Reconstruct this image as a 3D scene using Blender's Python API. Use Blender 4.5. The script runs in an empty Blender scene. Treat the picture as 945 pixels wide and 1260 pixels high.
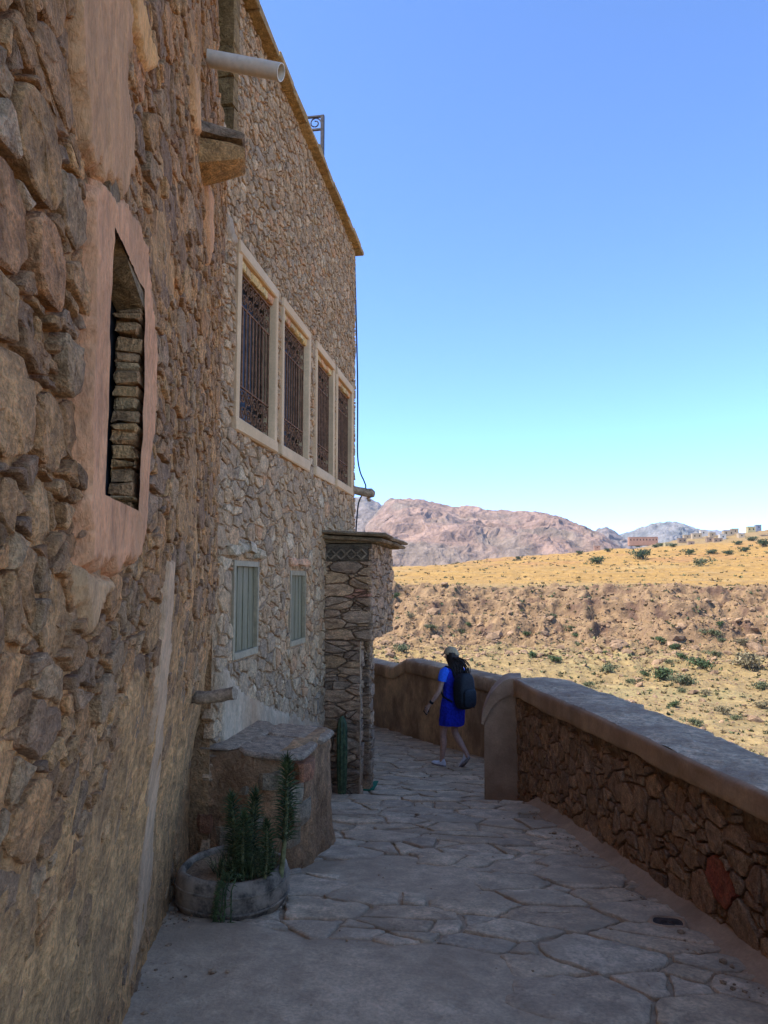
import bpy, math, random
import numpy as np
from mathutils import Vector, Matrix

R = math.radians
SC = bpy.context.scene
COL = SC.collection

# ------------------------------------------------------------------ camera
EYE = np.array([0.0, 0.0, 1.55])
YAW, PITCH, FPX = R(8.93), R(5.34), 910.0
cam = bpy.data.cameras.new('camera')
cam.sensor_fit = 'AUTO'; cam.sensor_width = 36.0; cam.lens = 36.0 * FPX / 1260.0
cam.clip_start = 0.05; cam.clip_end = 30000
cam_o = bpy.data.objects.new('camera', cam); COL.objects.link(cam_o)
cam_o.location = EYE; cam_o.rotation_euler = (math.pi / 2 + PITCH, 0, YAW)
SC.camera = cam_o

# ------------------------------------------------------------------ sky, sun, exposure
SUN_EL, SUN_ROT = R(55), R(250)
world = bpy.data.worlds.new('World'); SC.world = world; world.use_nodes = True
wn = world.node_tree
sky = wn.nodes.new('ShaderNodeTexSky'); sky.sky_type = 'NISHITA'; sky.sun_disc = False
sky.sun_elevation = SUN_EL; sky.sun_rotation = SUN_ROT
sky.altitude = 1500; sky.air_density = 0.43; sky.dust_density = 0.0; sky.ozone_density = 8.0
wn.links.new(sky.outputs[0], wn.nodes['Background'].inputs[0])
wn.nodes['Background'].inputs[1].default_value = 0.15
sun = bpy.data.lights.new('sun', 'SUN'); sun.energy = 2.0; sun.angle = R(0.53); sun.color = (1.0, 0.93, 0.82)
sun_o = bpy.data.objects.new('sun', sun); COL.objects.link(sun_o)
SDIR = Vector((math.sin(SUN_ROT) * math.cos(SUN_EL), math.cos(SUN_ROT) * math.cos(SUN_EL), math.sin(SUN_EL)))
sun_o.rotation_euler = (-SDIR).to_track_quat('-Z', 'Y').to_euler()
sun_o.location = (-20, -10, 30)
SC.view_settings.view_transform = 'Standard'; SC.view_settings.look = 'None'
SC.view_settings.gamma = 1.0; SC.view_settings.use_curve_mapping = False
SC.view_settings.exposure = 2.3
SC.render.engine = 'CYCLES'
SC.cycles.use_denoising = True
SC.cycles.max_bounces = 9; SC.cycles.diffuse_bounces = 8; SC.cycles.glossy_bounces = 2
SC.cycles.transmission_bounces = 3; SC.cycles.volume_bounces = 0

# ------------------------------------------------------------------ numeric helpers
rng = np.random.default_rng(7)
def _hash(ix, iy, iz, s):
    h = (ix * 374761393 + iy * 668265263 + iz * 2147483647 + s * 1274126177) & 0xffffffff
    h = ((h ^ (h >> 13)) * 1274126177) & 0xffffffff
    return ((h ^ (h >> 16)) & 0xffff) / 65535.0
def vnoise(p, s=0):
    p = np.asarray(p, float); i = np.floor(p).astype(np.int64); f = p - i
    f = f * f * f * (f * (f * 6 - 15) + 10)
    x, y, z = i[..., 0], i[..., 1], i[..., 2]; r = 0
    for dx in (0, 1):
        for dy in (0, 1):
            for dz in (0, 1):
                w = (f[..., 0] if dx else 1 - f[..., 0]) * (f[..., 1] if dy else 1 - f[..., 1]) * (f[..., 2] if dz else 1 - f[..., 2])
                r = r + w * _hash(x + dx, y + dy, z + dz, s)
    return r * 2 - 1
def fbm(p, octv=4, s=0, gain=.5):
    p = np.asarray(p, float); a, r, t = 1.0, 0, 0
    for k in range(octv):
        r = r + a * vnoise(p * (2.03 ** k) + 17.3 * k, s + k); t += a; a *= gain
    return r / t
def ridged(p, octv=4, s=0):
    a, r, t = 1.0, 0, 0
    for k in range(octv):
        r = r + a * (1 - 2 * np.abs(vnoise(p * (2.1 ** k) + 9.1 * k, s + k))); t += a; a *= .5
    return r / t
def sstep(a, b, x):
    t = np.clip((x - a) / (b - a), 0, 1); return t * t * (3 - 2 * t)
def stk(*a): return np.stack(np.broadcast_arrays(*a), -1).astype(float)

# pixel of the 945 x 1260 photograph -> direction
_r = np.array([math.cos(YAW), math.sin(YAW), 0]); _f0 = np.array([-math.sin(YAW), math.cos(YAW), 0]); _z = np.array([0, 0, 1.0])
_f = _f0 * math.cos(PITCH) + _z * math.sin(PITCH); _u = -_f0 * math.sin(PITCH) + _z * math.cos(PITCH)
def ray(px, py): return _f + (px - 472.5) / FPX * _r - (py - 630) / FPX * _u
def on_plane(px, py, o, n):
    d = ray(px, py); n = np.array(n, float); return EYE + d * (np.dot(np.array(o, float) - EYE, n) / np.dot(d, n))
def proj(P):
    q = np.asarray(P, float) - EYE; zc = q @ _f
    return 472.5 + FPX * (q @ _r) / zc, 630 - FPX * (q @ _u) / zc, zc

# ------------------------------------------------------------------ materials
SHADE_LIFT = (1.42, 1.12, .77)                                   # warm gain put into base colours to offset dim blue shade light
LIFTED = {'rubble stone', 'house stone', 'dark schist', 'mud mortar', 'rough plaster', 'tan plaster', 'ochre plaster', 'window surround plaster', 'path cement', 'flagstone', 'coping cement', 'packed dirt', 'weathered wood', 'grey timber', 'old white pipe', 'lintel masonry', 'weathered tyre rubber', 'dusty grey green glazing', 'grey sash paint', 'brown painted iron'}
def mat(name, base=None, scale=6.0, var=.35, bump=.3, bdist=.01, rough=.9, stain=None, stain_amt=.0, stain_scale=1.2, fine=40.0, spec=.25, metallic=0.0, stretch=None, earth=None):
    """procedural surface: 'tint' attribute or a base colour, broken up by noise at three scales, with relief"""
    m = bpy.data.materials.new(name); m.use_nodes = True; nt = m.node_tree; N, L = nt.nodes, nt.links
    b = N['Principled BSDF']; b.inputs['Roughness'].default_value = rough; b.inputs['Specular IOR Level'].default_value = spec
    b.inputs['Metallic'].default_value = metallic
    g = N.new('ShaderNodeNewGeometry'); pos = g.outputs['Position']
    if stretch:
        mp = N.new('ShaderNodeMapping'); mp.inputs['Scale'].default_value = stretch; L.new(pos, mp.inputs[0]); pos = mp.outputs[0]
    def noise(s, d=6, r=.6):
        n = N.new('ShaderNodeTexNoise'); n.inputs['Scale'].default_value = s; n.inputs['Detail'].default_value = d; n.inputs['Roughness'].default_value = r
        L.new(pos, n.inputs['Vector']); return n.outputs['Fac']
    def mr(x, a, c):
        k = N.new('ShaderNodeMapRange'); k.inputs[1].default_value = .34; k.inputs[2].default_value = .66
        k.inputs[3].default_value = a; k.inputs[4].default_value = c; L.new(x, k.inputs[0]); return k.outputs[0]
    def mul(c, f):
        x = N.new('ShaderNodeVectorMath'); x.operation = 'MULTIPLY'; L.new(c, x.inputs[0]); L.new(f, x.inputs[1]); return x.outputs[0]
    if earth is None: earth = SHADE_LIFT if name in LIFTED else (1, 1, 1)  # earth is a plain colour gain; shaded materials default to the warm lift
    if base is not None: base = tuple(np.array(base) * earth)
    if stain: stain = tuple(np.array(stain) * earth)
    if base is None:
        a = N.new('ShaderNodeAttribute'); a.attribute_name = 'tint'; c = a.outputs['Color']
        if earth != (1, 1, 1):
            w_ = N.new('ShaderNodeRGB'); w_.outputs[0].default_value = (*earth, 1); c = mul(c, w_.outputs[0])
    else:
        a = N.new('ShaderNodeRGB'); a.outputs[0].default_value = (*base, 1); c = a.outputs[0]
    n1, n2 = noise(scale), noise(fine, 5, .65)
    c = mul(c, mr(n1, 1 - var, 1 + var)); c = mul(c, mr(n2, 1 - var * .9, 1 + var * .9))
    if stain:
        n3 = noise(stain_scale, 7, .65); mx = N.new('ShaderNodeMix'); mx.data_type = 'RGBA'
        f = mr(n3, -.6 * stain_amt, stain_amt * 1.6); L.new(f, mx.inputs[0]); L.new(c, mx.inputs[6]); mx.inputs[7].default_value = (*stain, 1)
        mx.clamp_factor = True; c = mx.outputs[2]
    L.new(c, b.inputs['Base Color'])
    if bump:
        ad = N.new('ShaderNodeMath'); ad.operation = 'ADD'; L.new(n1, ad.inputs[0])
        k = N.new('ShaderNodeMath'); k.operation = 'MULTIPLY'; k.inputs[1].default_value = .45; L.new(n2, k.inputs[0]); L.new(k.outputs[0], ad.inputs[1])
        bp = N.new('ShaderNodeBump'); bp.inputs['Strength'].default_value = bump; bp.inputs['Distance'].default_value = bdist
        L.new(ad.outputs[0], bp.inputs['Height']); L.new(bp.outputs[0], b.inputs['Normal'])
    return m

M = {}
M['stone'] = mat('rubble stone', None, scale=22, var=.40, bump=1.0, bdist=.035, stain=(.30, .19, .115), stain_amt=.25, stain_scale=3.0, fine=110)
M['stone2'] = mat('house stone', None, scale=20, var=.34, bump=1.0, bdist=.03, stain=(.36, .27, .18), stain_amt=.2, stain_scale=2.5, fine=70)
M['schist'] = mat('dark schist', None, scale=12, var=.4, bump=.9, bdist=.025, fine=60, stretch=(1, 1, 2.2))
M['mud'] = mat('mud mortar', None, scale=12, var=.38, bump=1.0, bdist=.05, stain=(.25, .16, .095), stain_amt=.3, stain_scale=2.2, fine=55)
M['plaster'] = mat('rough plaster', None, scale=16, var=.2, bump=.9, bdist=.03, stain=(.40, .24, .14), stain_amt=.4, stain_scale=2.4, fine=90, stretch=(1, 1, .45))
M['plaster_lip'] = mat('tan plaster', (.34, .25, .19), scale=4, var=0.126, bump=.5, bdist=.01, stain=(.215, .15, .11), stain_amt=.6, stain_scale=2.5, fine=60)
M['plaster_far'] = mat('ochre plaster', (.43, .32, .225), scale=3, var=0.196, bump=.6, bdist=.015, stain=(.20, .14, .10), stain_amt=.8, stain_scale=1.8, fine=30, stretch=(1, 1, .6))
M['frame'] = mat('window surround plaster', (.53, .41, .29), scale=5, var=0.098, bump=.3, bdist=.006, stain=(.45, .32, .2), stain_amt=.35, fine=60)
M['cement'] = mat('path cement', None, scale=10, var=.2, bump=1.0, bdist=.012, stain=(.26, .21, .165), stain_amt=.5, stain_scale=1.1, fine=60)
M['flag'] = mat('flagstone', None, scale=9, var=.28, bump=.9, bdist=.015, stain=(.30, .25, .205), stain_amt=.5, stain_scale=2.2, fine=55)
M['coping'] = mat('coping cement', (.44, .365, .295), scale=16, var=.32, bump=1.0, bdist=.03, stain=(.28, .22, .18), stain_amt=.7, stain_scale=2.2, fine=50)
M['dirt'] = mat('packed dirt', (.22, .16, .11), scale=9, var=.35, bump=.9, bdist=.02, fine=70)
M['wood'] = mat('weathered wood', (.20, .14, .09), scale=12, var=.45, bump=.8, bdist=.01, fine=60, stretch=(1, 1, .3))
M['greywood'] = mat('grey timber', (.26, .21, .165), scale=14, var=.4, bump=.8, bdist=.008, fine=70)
M['iron'] = mat('wrought iron', (.035, .03, .03), scale=20, var=.4, bump=.3, bdist=.002, rough=.6, spec=.4)
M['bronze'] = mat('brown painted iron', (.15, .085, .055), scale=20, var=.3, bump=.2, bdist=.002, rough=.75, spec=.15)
M['glass'] = mat('dark glazing', (.03, .024, .018), scale=3, var=.2, bump=.0, rough=.3, spec=.25)
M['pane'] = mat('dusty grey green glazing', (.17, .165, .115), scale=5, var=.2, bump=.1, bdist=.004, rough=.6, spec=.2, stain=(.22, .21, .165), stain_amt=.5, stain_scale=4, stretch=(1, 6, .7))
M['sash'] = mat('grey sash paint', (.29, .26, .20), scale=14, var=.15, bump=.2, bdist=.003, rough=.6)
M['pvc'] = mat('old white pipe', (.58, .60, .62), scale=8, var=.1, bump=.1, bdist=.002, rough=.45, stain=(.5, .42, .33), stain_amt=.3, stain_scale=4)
M['cable'] = mat('cable sheath', (.03, .03, .032), var=.1, bump=0, rough=.6)
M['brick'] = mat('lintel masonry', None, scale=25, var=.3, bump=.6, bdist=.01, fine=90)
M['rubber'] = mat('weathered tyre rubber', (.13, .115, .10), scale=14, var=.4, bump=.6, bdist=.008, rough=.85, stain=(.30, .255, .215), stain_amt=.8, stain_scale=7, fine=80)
M['leaf'] = mat('spiky leaf', (.085, .095, .025), scale=18, var=.4, bump=0, rough=.6)
M['leaf2'] = mat('dry grass leaf', (.24, .20, .07), scale=18, var=.5, bump=0, rough=.7)
M['bush'] = mat('shrub leaf', None, scale=1.2, var=.45, bump=0, rough=.8, fine=6)
M['cactus'] = mat('green stem', (.07, .09, .035), scale=30, var=.4, bump=.4, bdist=.005, rough=.6)
M['mat'] = mat('green mat', (.02, .14, .06), scale=30, var=.25, bump=.5, bdist=.004, fine=200)
M['terrain'] = mat('dry hillside', None, earth=(1.08, 1.10, 1.08), scale=.35, var=.2, bump=1.0, bdist=.9, fine=1.6, stain=None)
M['rockfar'] = mat('mountain rock', None, earth=(1.08, 1.10, 1.08), scale=.02, var=.22, bump=1.0, bdist=18, fine=.07)
M['boulder'] = mat('boulder', None, earth=(1.08, 1.10, 1.08), scale=.8, var=.35, bump=.8, bdist=.2, fine=5)
M['housewall'] = mat('mud house wall', None, earth=(1.08, 1.10, 1.08), scale=.3, var=.12, bump=0, fine=2)
M['hole'] = mat('dark opening', (.02, .017, .015), var=.1, bump=0)
M['skin'] = mat('skin', (.52, .29, .19), scale=20, var=.1, bump=0, rough=.55)
M['dress'] = mat('royal blue cloth', (.012, .02, .30), scale=30, var=.3, bump=.3, bdist=.004, rough=.85)
M['sleeve'] = mat('lighter blue sleeve', (.03, .13, .62), scale=30, var=.15, bump=.2, bdist=.004, rough=.85)
M['pack'] = mat('black nylon', (.012, .012, .014), scale=40, var=.3, bump=.3, bdist=.004, rough=.7)
M['cap'] = mat('khaki cap cloth', (.42, .30, .16), scale=40, var=.15, bump=.2, bdist=.003)
M['hair'] = mat('dark hair', (.03, .018, .012), scale=60, var=.5, bump=.3, bdist=.004, rough=.5, stretch=(1, 1, .2))
M['shoe'] = mat('white shoe', (.72, .68, .66), scale=30, var=.1, bump=.2, bdist=.003, rough=.6)
M['sole'] = mat('grey shoe sole', (.30, .25, .23), scale=30, var=.2, bump=.2, bdist=.003)

# ------------------------------------------------------------------ object helpers
WORLDPOS = {}
def tag(o, label=None, cat=None, group=None, kind=None):
    if label: o['label'] = label
    if cat: o['category'] = cat
    if group: o['group'] = group
    if kind: o['kind'] = kind
    return o
def thing(name, label, cat, loc=(0, 0, 0), group=None):
    o = bpy.data.objects.new(name, None); COL.objects.link(o); o.location = loc; o.empty_display_size = .1
    WORLDPOS[o.name] = np.array(loc, float); return tag(o, label, cat, group)
def obj(name, V, Fc, m, parent=None, origin=None, tint=None, smooth=None, kind=None):
    """V in world metres; the object's origin is given or the middle of its base"""
    V = np.asarray(V, float).reshape(-1, 3)
    if origin is None:
        origin = (V.min(0) + V.max(0)) / 2; origin[2] = V[:, 2].min()
    origin = np.array(origin, float)
    me = bpy.data.meshes.new(name)
    me.from_pydata((V - origin).tolist() if len(V) < 4000 else (V - origin), [], Fc if isinstance(Fc, list) else Fc.tolist())
    if tint is not None:
        a = me.attributes.new('tint', 'FLOAT_COLOR', 'POINT')
        t = np.ones((len(V), 4)); t[:, :3] = np.asarray(tint); a.data.foreach_set('color', t.ravel().astype(np.float32))
    me.materials.append(M[m] if isinstance(m, str) else m)
    if smooth is not None:
        me.shade_smooth()
        if smooth < 179: me.set_sharp_from_angle(angle=R(smooth))
    o = bpy.data.objects.new(name, me); COL.objects.link(o); WORLDPOS[o.name] = origin
    if parent is not None:
        o.parent = parent; o.location = origin - WORLDPOS[parent.name]
    else: o.location = origin
    if kind: o['kind'] = kind
    return o
class MB:
    """collects shapes for one mesh"""
    def __init__(s): s.v, s.f, s.c, s.n = [], [], [], 0
    def add(s, V, Fc, tint=None):
        V = np.asarray(V, float); s.v.append(V); s.f += [[i + s.n for i in f] for f in Fc]; s.n += len(V)
        s.c.append(np.tile(np.asarray(tint if tint is not None else (1, 1, 1), float), (len(V), 1))); return s
    def box(s, a, b, tint=None, fr=None, jit=0, bev=0):
        a, b = np.array(a, float), np.array(b, float); c = (a + b) / 2; h = (b - a) / 2
        if bev:
            be = min(bev, h.min() * .6); V = []
            for ax in range(3):
                for sx in (-1, 1):
                    for sy in (-1, 1):
                        for sz in (-1, 1):
                            q = np.array([sx, sy, sz]) * h; k = [i for i in range(3) if i != ax]
                            q[k[0]] -= np.sign(q[k[0]]) * be; q[k[1]] -= np.sign(q[k[1]]) * be; V.append(c + q)
            V = np.array(V); Fc = box_bevel_faces()
        else:
            V = np.array([c + np.array([x, y, z]) * h for x in (-1, 1) for y in (-1, 1) for z in (-1, 1)]); Fc = BOXF
        if jit: V = V + rng.normal(0, jit, V.shape)
        if fr is not None: V = fr.P(V[:, 0], V[:, 1], V[:, 2])
        return s.add(V, Fc, tint)
    def tube(s, pts, rad, n=8, tint=None, cap=True):
        pts = np.asarray(pts, float); rad = np.broadcast_to(np.asarray(rad, float), (len(pts),)); rings = []
        T = np.gradient(pts, axis=0); T /= np.linalg.norm(T, axis=1)[:, None] + 1e-12
        ref = np.array([0, 0, 1.0]) if abs(T[0][2]) < .9 else np.array([1.0, 0, 0])
        for p, t, r in zip(pts, T, rad):
            a = np.cross(t, ref); la = np.linalg.norm(a)
            if la < 1e-3: a = np.array([1.0, 0, 0])
            else: a /= la
            b = np.cross(a, t); th = np.arange(n) * 2 * math.pi / n
            rings.append(p + r * (np.cos(th)[:, None] * a + np.sin(th)[:, None] * b))
        V = np.concatenate(rings); k = len(pts)
        Fc = [[i * n + j, i * n + (j + 1) % n, (i + 1) * n + (j + 1) % n, (i + 1) * n + j] for i in range(k - 1) for j in range(n)]
        if cap: Fc += [list(range(n))[::-1], [(k - 1) * n + j for j in range(n)]]
        return s.add(V, Fc, tint)
    def build(s, name, m, parent=None, origin=None, smooth=None, kind=None):
        return obj(name, np.concatenate(s.v), s.f, m, parent, origin, np.concatenate(s.c), smooth, kind)
BOXF = [[0, 1, 3, 2], [4, 6, 7, 5], [0, 4, 5, 1], [2, 3, 7, 6], [0, 2, 6, 4], [1, 5, 7, 3]]
_bbf = None
def box_bevel_faces():
    global _bbf
    if _bbf: return _bbf
    idx = {}
    k = 0
    for ax in range(3):
        for sx in (0, 1):
            for sy in (0, 1):
                for sz in (0, 1): idx[(ax, sx, sy, sz)] = k; k += 1
    F = []
    for ax in range(3):                                  # the six faces
        o = [i for i in range(3) if i != ax]
        for sg in (0, 1):
            q = []
            for a, b in ((0, 0), (1, 0), (1, 1), (0, 1)):
                t = [0, 0, 0]; t[ax] = sg; t[o[0]] = a; t[o[1]] = b; q.append(idx[(ax, *t)])
            flip = (sg == 0) != (ax == 1)
            F.append(q[::-1] if flip else q)
    for ax in range(3):                                  # twelve edges
        o = [i for i in range(3) if i != ax]
        for a in (0, 1):
            for b in (0, 1):
                t0 = [0, 0, 0]; t0[o[0]] = a; t0[o[1]] = b; t1 = list(t0); t1[ax] = 1
                F.append([idx[(o[0], *t0)], idx[(o[1], *t0)], idx[(o[1], *t1)], idx[(o[0], *t1)]])
    for sx in (0, 1):
        for sy in (0, 1):
            for sz in (0, 1): F.append([idx[(0, sx, sy, sz)], idx[(1, sx, sy, sz)], idx[(2, sx, sy, sz)]])
    _bbf = F; return F
def box_part(name, a, b, m, parent, fr=None, bev=.006, tint=None, jit=0):
    return MB().box(a, b, tint, fr, jit, bev).build(name, m, parent)
class Fr:
    """a wall plane: u along it, v up, d out of it"""
    def __init__(s, O, U, N, V=(0, 0, 1)): s.O, s.U, s.N, s.V = (np.array(q, float) for q in (O, U, N, V)); s.U /= np.linalg.norm(s.U); s.N /= np.linalg.norm(s.N)
    def P(s, u, v, d): u, v, d = np.broadcast_arrays(u, v, d); return s.O + u[..., None] * s.U + v[..., None] * s.V + d[..., None] * s.N
    def uv(s, px, py, d=0):
        q = on_plane(px, py, s.O + d * s.N, s.N) - s.O; return float(q @ s.U), float(q @ s.V)
def grid(us, vs, P, keep=None):
    U, Vv = np.meshgrid(us, vs, indexing='ij'); V = P(U, Vv).reshape(-1, 3); n, m = U.shape
    i, j = np.meshgrid(np.arange(n - 1), np.arange(m - 1), indexing='ij'); a = (i * m + j)
    Fc = np.stack([a, a + m, a + m + 1, a + 1], -1).reshape(-1, 4)
    if keep is not None:
        cu = ((us[1:] + us[:-1]) / 2)[:, None]; cv = ((vs[1:] + vs[:-1]) / 2)[None, :]
        Fc = Fc[np.broadcast_to(keep(cu, cv), i.shape).ravel()]
    return V, Fc

# ------------------------------------------------------------------ masonry: weighted cells, each one a stone
def clip(poly, a, b, c):
    """keep a*x + b*y <= c"""
    out = []; n = len(poly)
    for i in range(n):
        p, q = poly[i], poly[(i + 1) % n]; dp = a * p[0] + b * p[1] - c; dq = a * q[0] + b * q[1] - c
        if dp <= 0: out.append(p)
        if (dp < 0) != (dq < 0) and dp != dq:
            t = dp / (dp - dq); out.append((p[0] + (q[0] - p[0]) * t, p[1] + (q[1] - p[1]) * t))
    return out
def cells(u0, u1, v0, v1, rfun, aspect=1.4, gap=.012, seed=0, tries=14000, holes=(), nb=20, pack=.82, split=.55, minsplit=.0018):
    """irregular stone outlines filling a rectangle; rfun(u, v, q) gives a radius"""
    g = np.random.default_rng(seed); au = aspect
    cu = g.uniform(u0, u1, tries); cv = g.uniform(v0, v1, tries); q = g.random(tries); rr = rfun(cu, cv, q)
    o = np.argsort(-rr * g.uniform(.6, 1.4, tries)); cu, cv, rr = cu[o] / au, cv[o], rr[o]
    cs = float(rr.max()) * 1.0; H = {}; P = []
    for x, y, r in zip(cu, cv, rr):
        k = (int(x // cs), int(y // cs)); ok = True
        for dx in (-2, -1, 0, 1, 2):
            for dy in (-2, -1, 0, 1, 2):
                for i in H.get((k[0] + dx, k[1] + dy), ()):
                    a, b, c = P[i]; w = (r + c) * pack
                    if (a - x) ** 2 + (b - y) ** 2 < w * w: ok = False; break
                if not ok: break
            if not ok: break
        if ok: H.setdefault(k, []).append(len(P)); P.append((x, y, r))
    P = np.array(P); out = []
    for i, (x, y, r) in enumerate(P):
        if any(h[0] < x * au < h[1] and h[2] < y < h[3] for h in holes): continue
        d2 = (P[:, 0] - x) ** 2 + (P[:, 1] - y) ** 2; pw = np.sqrt(d2) - P[:, 2]
        nn = np.argpartition(pw, min(nb, len(P) - 1))[:nb + 1]
        R3 = r * 2.6; po = [(x - R3, y - R3), (x + R3, y - R3), (x + R3, y + R3), (x - R3, y + R3)]
        gp = gap * g.uniform(.6, 1.4) / 2
        for j in nn:
            if j == i: continue
            a, b = P[j, 0] - x, P[j, 1] - y; L = math.hypot(a, b)
            c = (P[j, 0] ** 2 + P[j, 1] ** 2 - P[j, 2] ** 2 - x * x - y * y + r * r) / 2
            po = clip(po, a / L, b / L, c / L - gp)
            if len(po) < 3: break
        if len(po) < 3: continue
        po = [(a * au, b) for a, b in po]
        for (a, b, c) in ((-1, 0, -u0), (1, 0, u1), (0, -1, -v0), (0, 1, v1)): po = clip(po, a, b, c - .003)
        X, Y = x * au, y
        for h in holes:
            if len(po) < 3: break
            m = [(h[0] - X, (1, 0, h[0])), (X - h[1], (-1, 0, -h[1])), (h[2] - Y, (0, 1, h[2])), (Y - h[3], (0, -1, -h[3]))]
            s, pl = max(m, key=lambda t: t[0])
            po = clip(po, pl[0], pl[1], pl[2] - .004)
        if len(po) < 3: continue
        todo = [(po, split)]
        while todo:
            po, pr_ = todo.pop(); po = np.array(po); A = .5 * np.sum(po[:, 0] * np.roll(po[:, 1], -1) - np.roll(po[:, 0], -1) * po[:, 1])
            if abs(A) < .00012 * (1 if r < .1 else 6): continue
            if g.random() < pr_ and abs(A) > minsplit:                # broken along a bed or across it
                th = g.normal(math.pi / 2, .3) if (np.ptp(po[:, 1]) * g.uniform(.7, 1.5) > np.ptp(po[:, 0]) / au) else g.normal(0, .35)
                a, b = math.cos(th), math.sin(th); q = po.mean(0) + g.normal(0, .12, 2) * np.ptp(po, axis=0); c = a * q[0] + b * q[1]
                for sg in (1, -1):
                    h_ = clip([tuple(p) for p in po], a * sg, b * sg, c * sg - gp)
                    if len(h_) > 2: todo.append((h_, pr_ * .55))
                continue
            out.append((po, A))
    return out
def stone_geo(po, p, g, rough=.12, maxseg=.07, back=.07, bev=.012, tilt=.12, cut=(.03, .11)):
    """one stone in wall coordinates: outline rounded and jittered, face tilted and uneven"""
    n = len(po); nxt = np.roll(po, -1, 0); L = np.linalg.norm(nxt - po, axis=1); size = math.sqrt(abs(np.ptp(po[:, 0]) * np.ptp(po[:, 1]))) + 1e-6
    pts = []
    for i in range(n):
        if L[i] < 1e-5: continue
        k = g.uniform(*cut); pts.append(po[i] + (nxt[i] - po[i]) * k)
        ns = min(4, int(L[i] / maxseg))
        for t in range(ns): pts.append(po[i] + (nxt[i] - po[i]) * (k + (1 - 2 * k) * (t + 1) / (ns + 1)) + g.normal(0, size * .018, 2))
        pts.append(nxt[i] - (nxt[i] - po[i]) * k)
    o = np.array(pts); c = o.mean(0); m = len(o)
    rel = o - c; dist = np.linalg.norm(rel, axis=1)[:, None] + 1e-6
    bw = np.minimum(bev * g.uniform(.6, 1.5, (m, 1)), dist * .35)
    r1 = c + rel * (1 - bw * .25 / dist); r2 = c + rel * (1 - bw / dist); r2b = c + (r2 - c) * g.uniform(.72, .84, (m, 1)); r3 = c + (r2 - c) * g.uniform(.36, .50, (m, 1))
    ta, tb = g.normal(0, tilt, 2) * min(1, .035 / size + .35)
    def dep(q, base, ns): return base + ta * (q[:, 0] - c[0]) + tb * (q[:, 1] - c[1]) + g.normal(0, ns, len(q))
    nz = rough * min(size * .03, .003)
    cc = c[None] + g.normal(0, size * .06, (1, 2))
    V = np.concatenate([np.c_[o, np.full(m, -back)], np.c_[r1, np.minimum(dep(r1, p - bev * .8, nz), p + .01)], np.c_[r2, dep(r2, p, nz)], np.c_[r2b, dep(r2b, p + size * .008, nz)], np.c_[r3, dep(r3, p + size * .012, nz)], np.c_[cc, dep(cc, p + size * .013, nz)]])
    F = []
    for k in range(4):
        for j in range(m): F.append([k * m + j, k * m + (j + 1) % m, (k + 1) * m + (j + 1) % m, (k + 1) * m + j])
    for j in range(m): F.append([4 * m + j, 4 * m + (j + 1) % m, 5 * m])
    if np.sum(o[:, 0] * np.roll(o[:, 1], -1) - np.roll(o[:, 0], -1) * o[:, 1]) < 0: F = [f[::-1] for f in F]
    return V, F, c
def stones(cl, P, m, parent, prot, palette, seed, name='stone', rest='small_stones', lim=300, smooth=38, kw=None, tintfun=None, flip=False, relief=.006):
    """the stones that show largest become objects of their own, the others one part"""
    g = np.random.default_rng(seed); S = []; kw = kw or {}
    raw = []
    for po, A in cl:
        p = prot(po.mean(0), g)
        if p is None: continue
        V, F, c = stone_geo(po, p, g, **kw)
        t = np.array(palette[g.integers(len(palette))]) * g.uniform(.82, 1.16)
        if tintfun is not None:
            q = tintfun(c, A, g)
            if q is not None: t = np.array(q)
        raw.append((V, F, t))
    if not raw: return 0, 0
    AV = np.concatenate([r[0] for r in raw]); k3 = stk(AV[:, 0], AV[:, 1], AV[:, 0] * 0 + seed)
    AV[:, 2] += relief * (.7 * fbm(k3 * 14, 3, seed) + .5 * ridged(k3 * 30, 2, seed + 7) - .2) * (AV[:, 2] > -.03)
    AW = P(AV[:, 0], AV[:, 1], AV[:, 2]); ofs = 0
    for V, F, t in raw:
        W = AW[ofs:ofs + len(V)]; ofs += len(V)
        px, py, zc = proj(W.mean(0)); vis = 0
        if zc > .3:
            a, b, _ = proj(W[len(W) // 4:])
            if -30 < px < 975 and -30 < py < 1290: vis = np.ptp(a) * np.ptp(b)
        S.append((vis, W, [f[::-1] for f in F] if flip else F, t))
    S.sort(key=lambda s: -s[0]); big = [s for s in S[:lim] if s[0] > 0]; small = S[len(big):]
    for s in big: obj(name, s[1], s[2], m, parent, tint=s[3], smooth=smooth)
    if small:
        mb = MB()
        for s in small: mb.add(s[1], s[2], s[3])
        mb.build(rest, m, parent, smooth=smooth, kind='stuff')
    return len(big), len(small)

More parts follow.
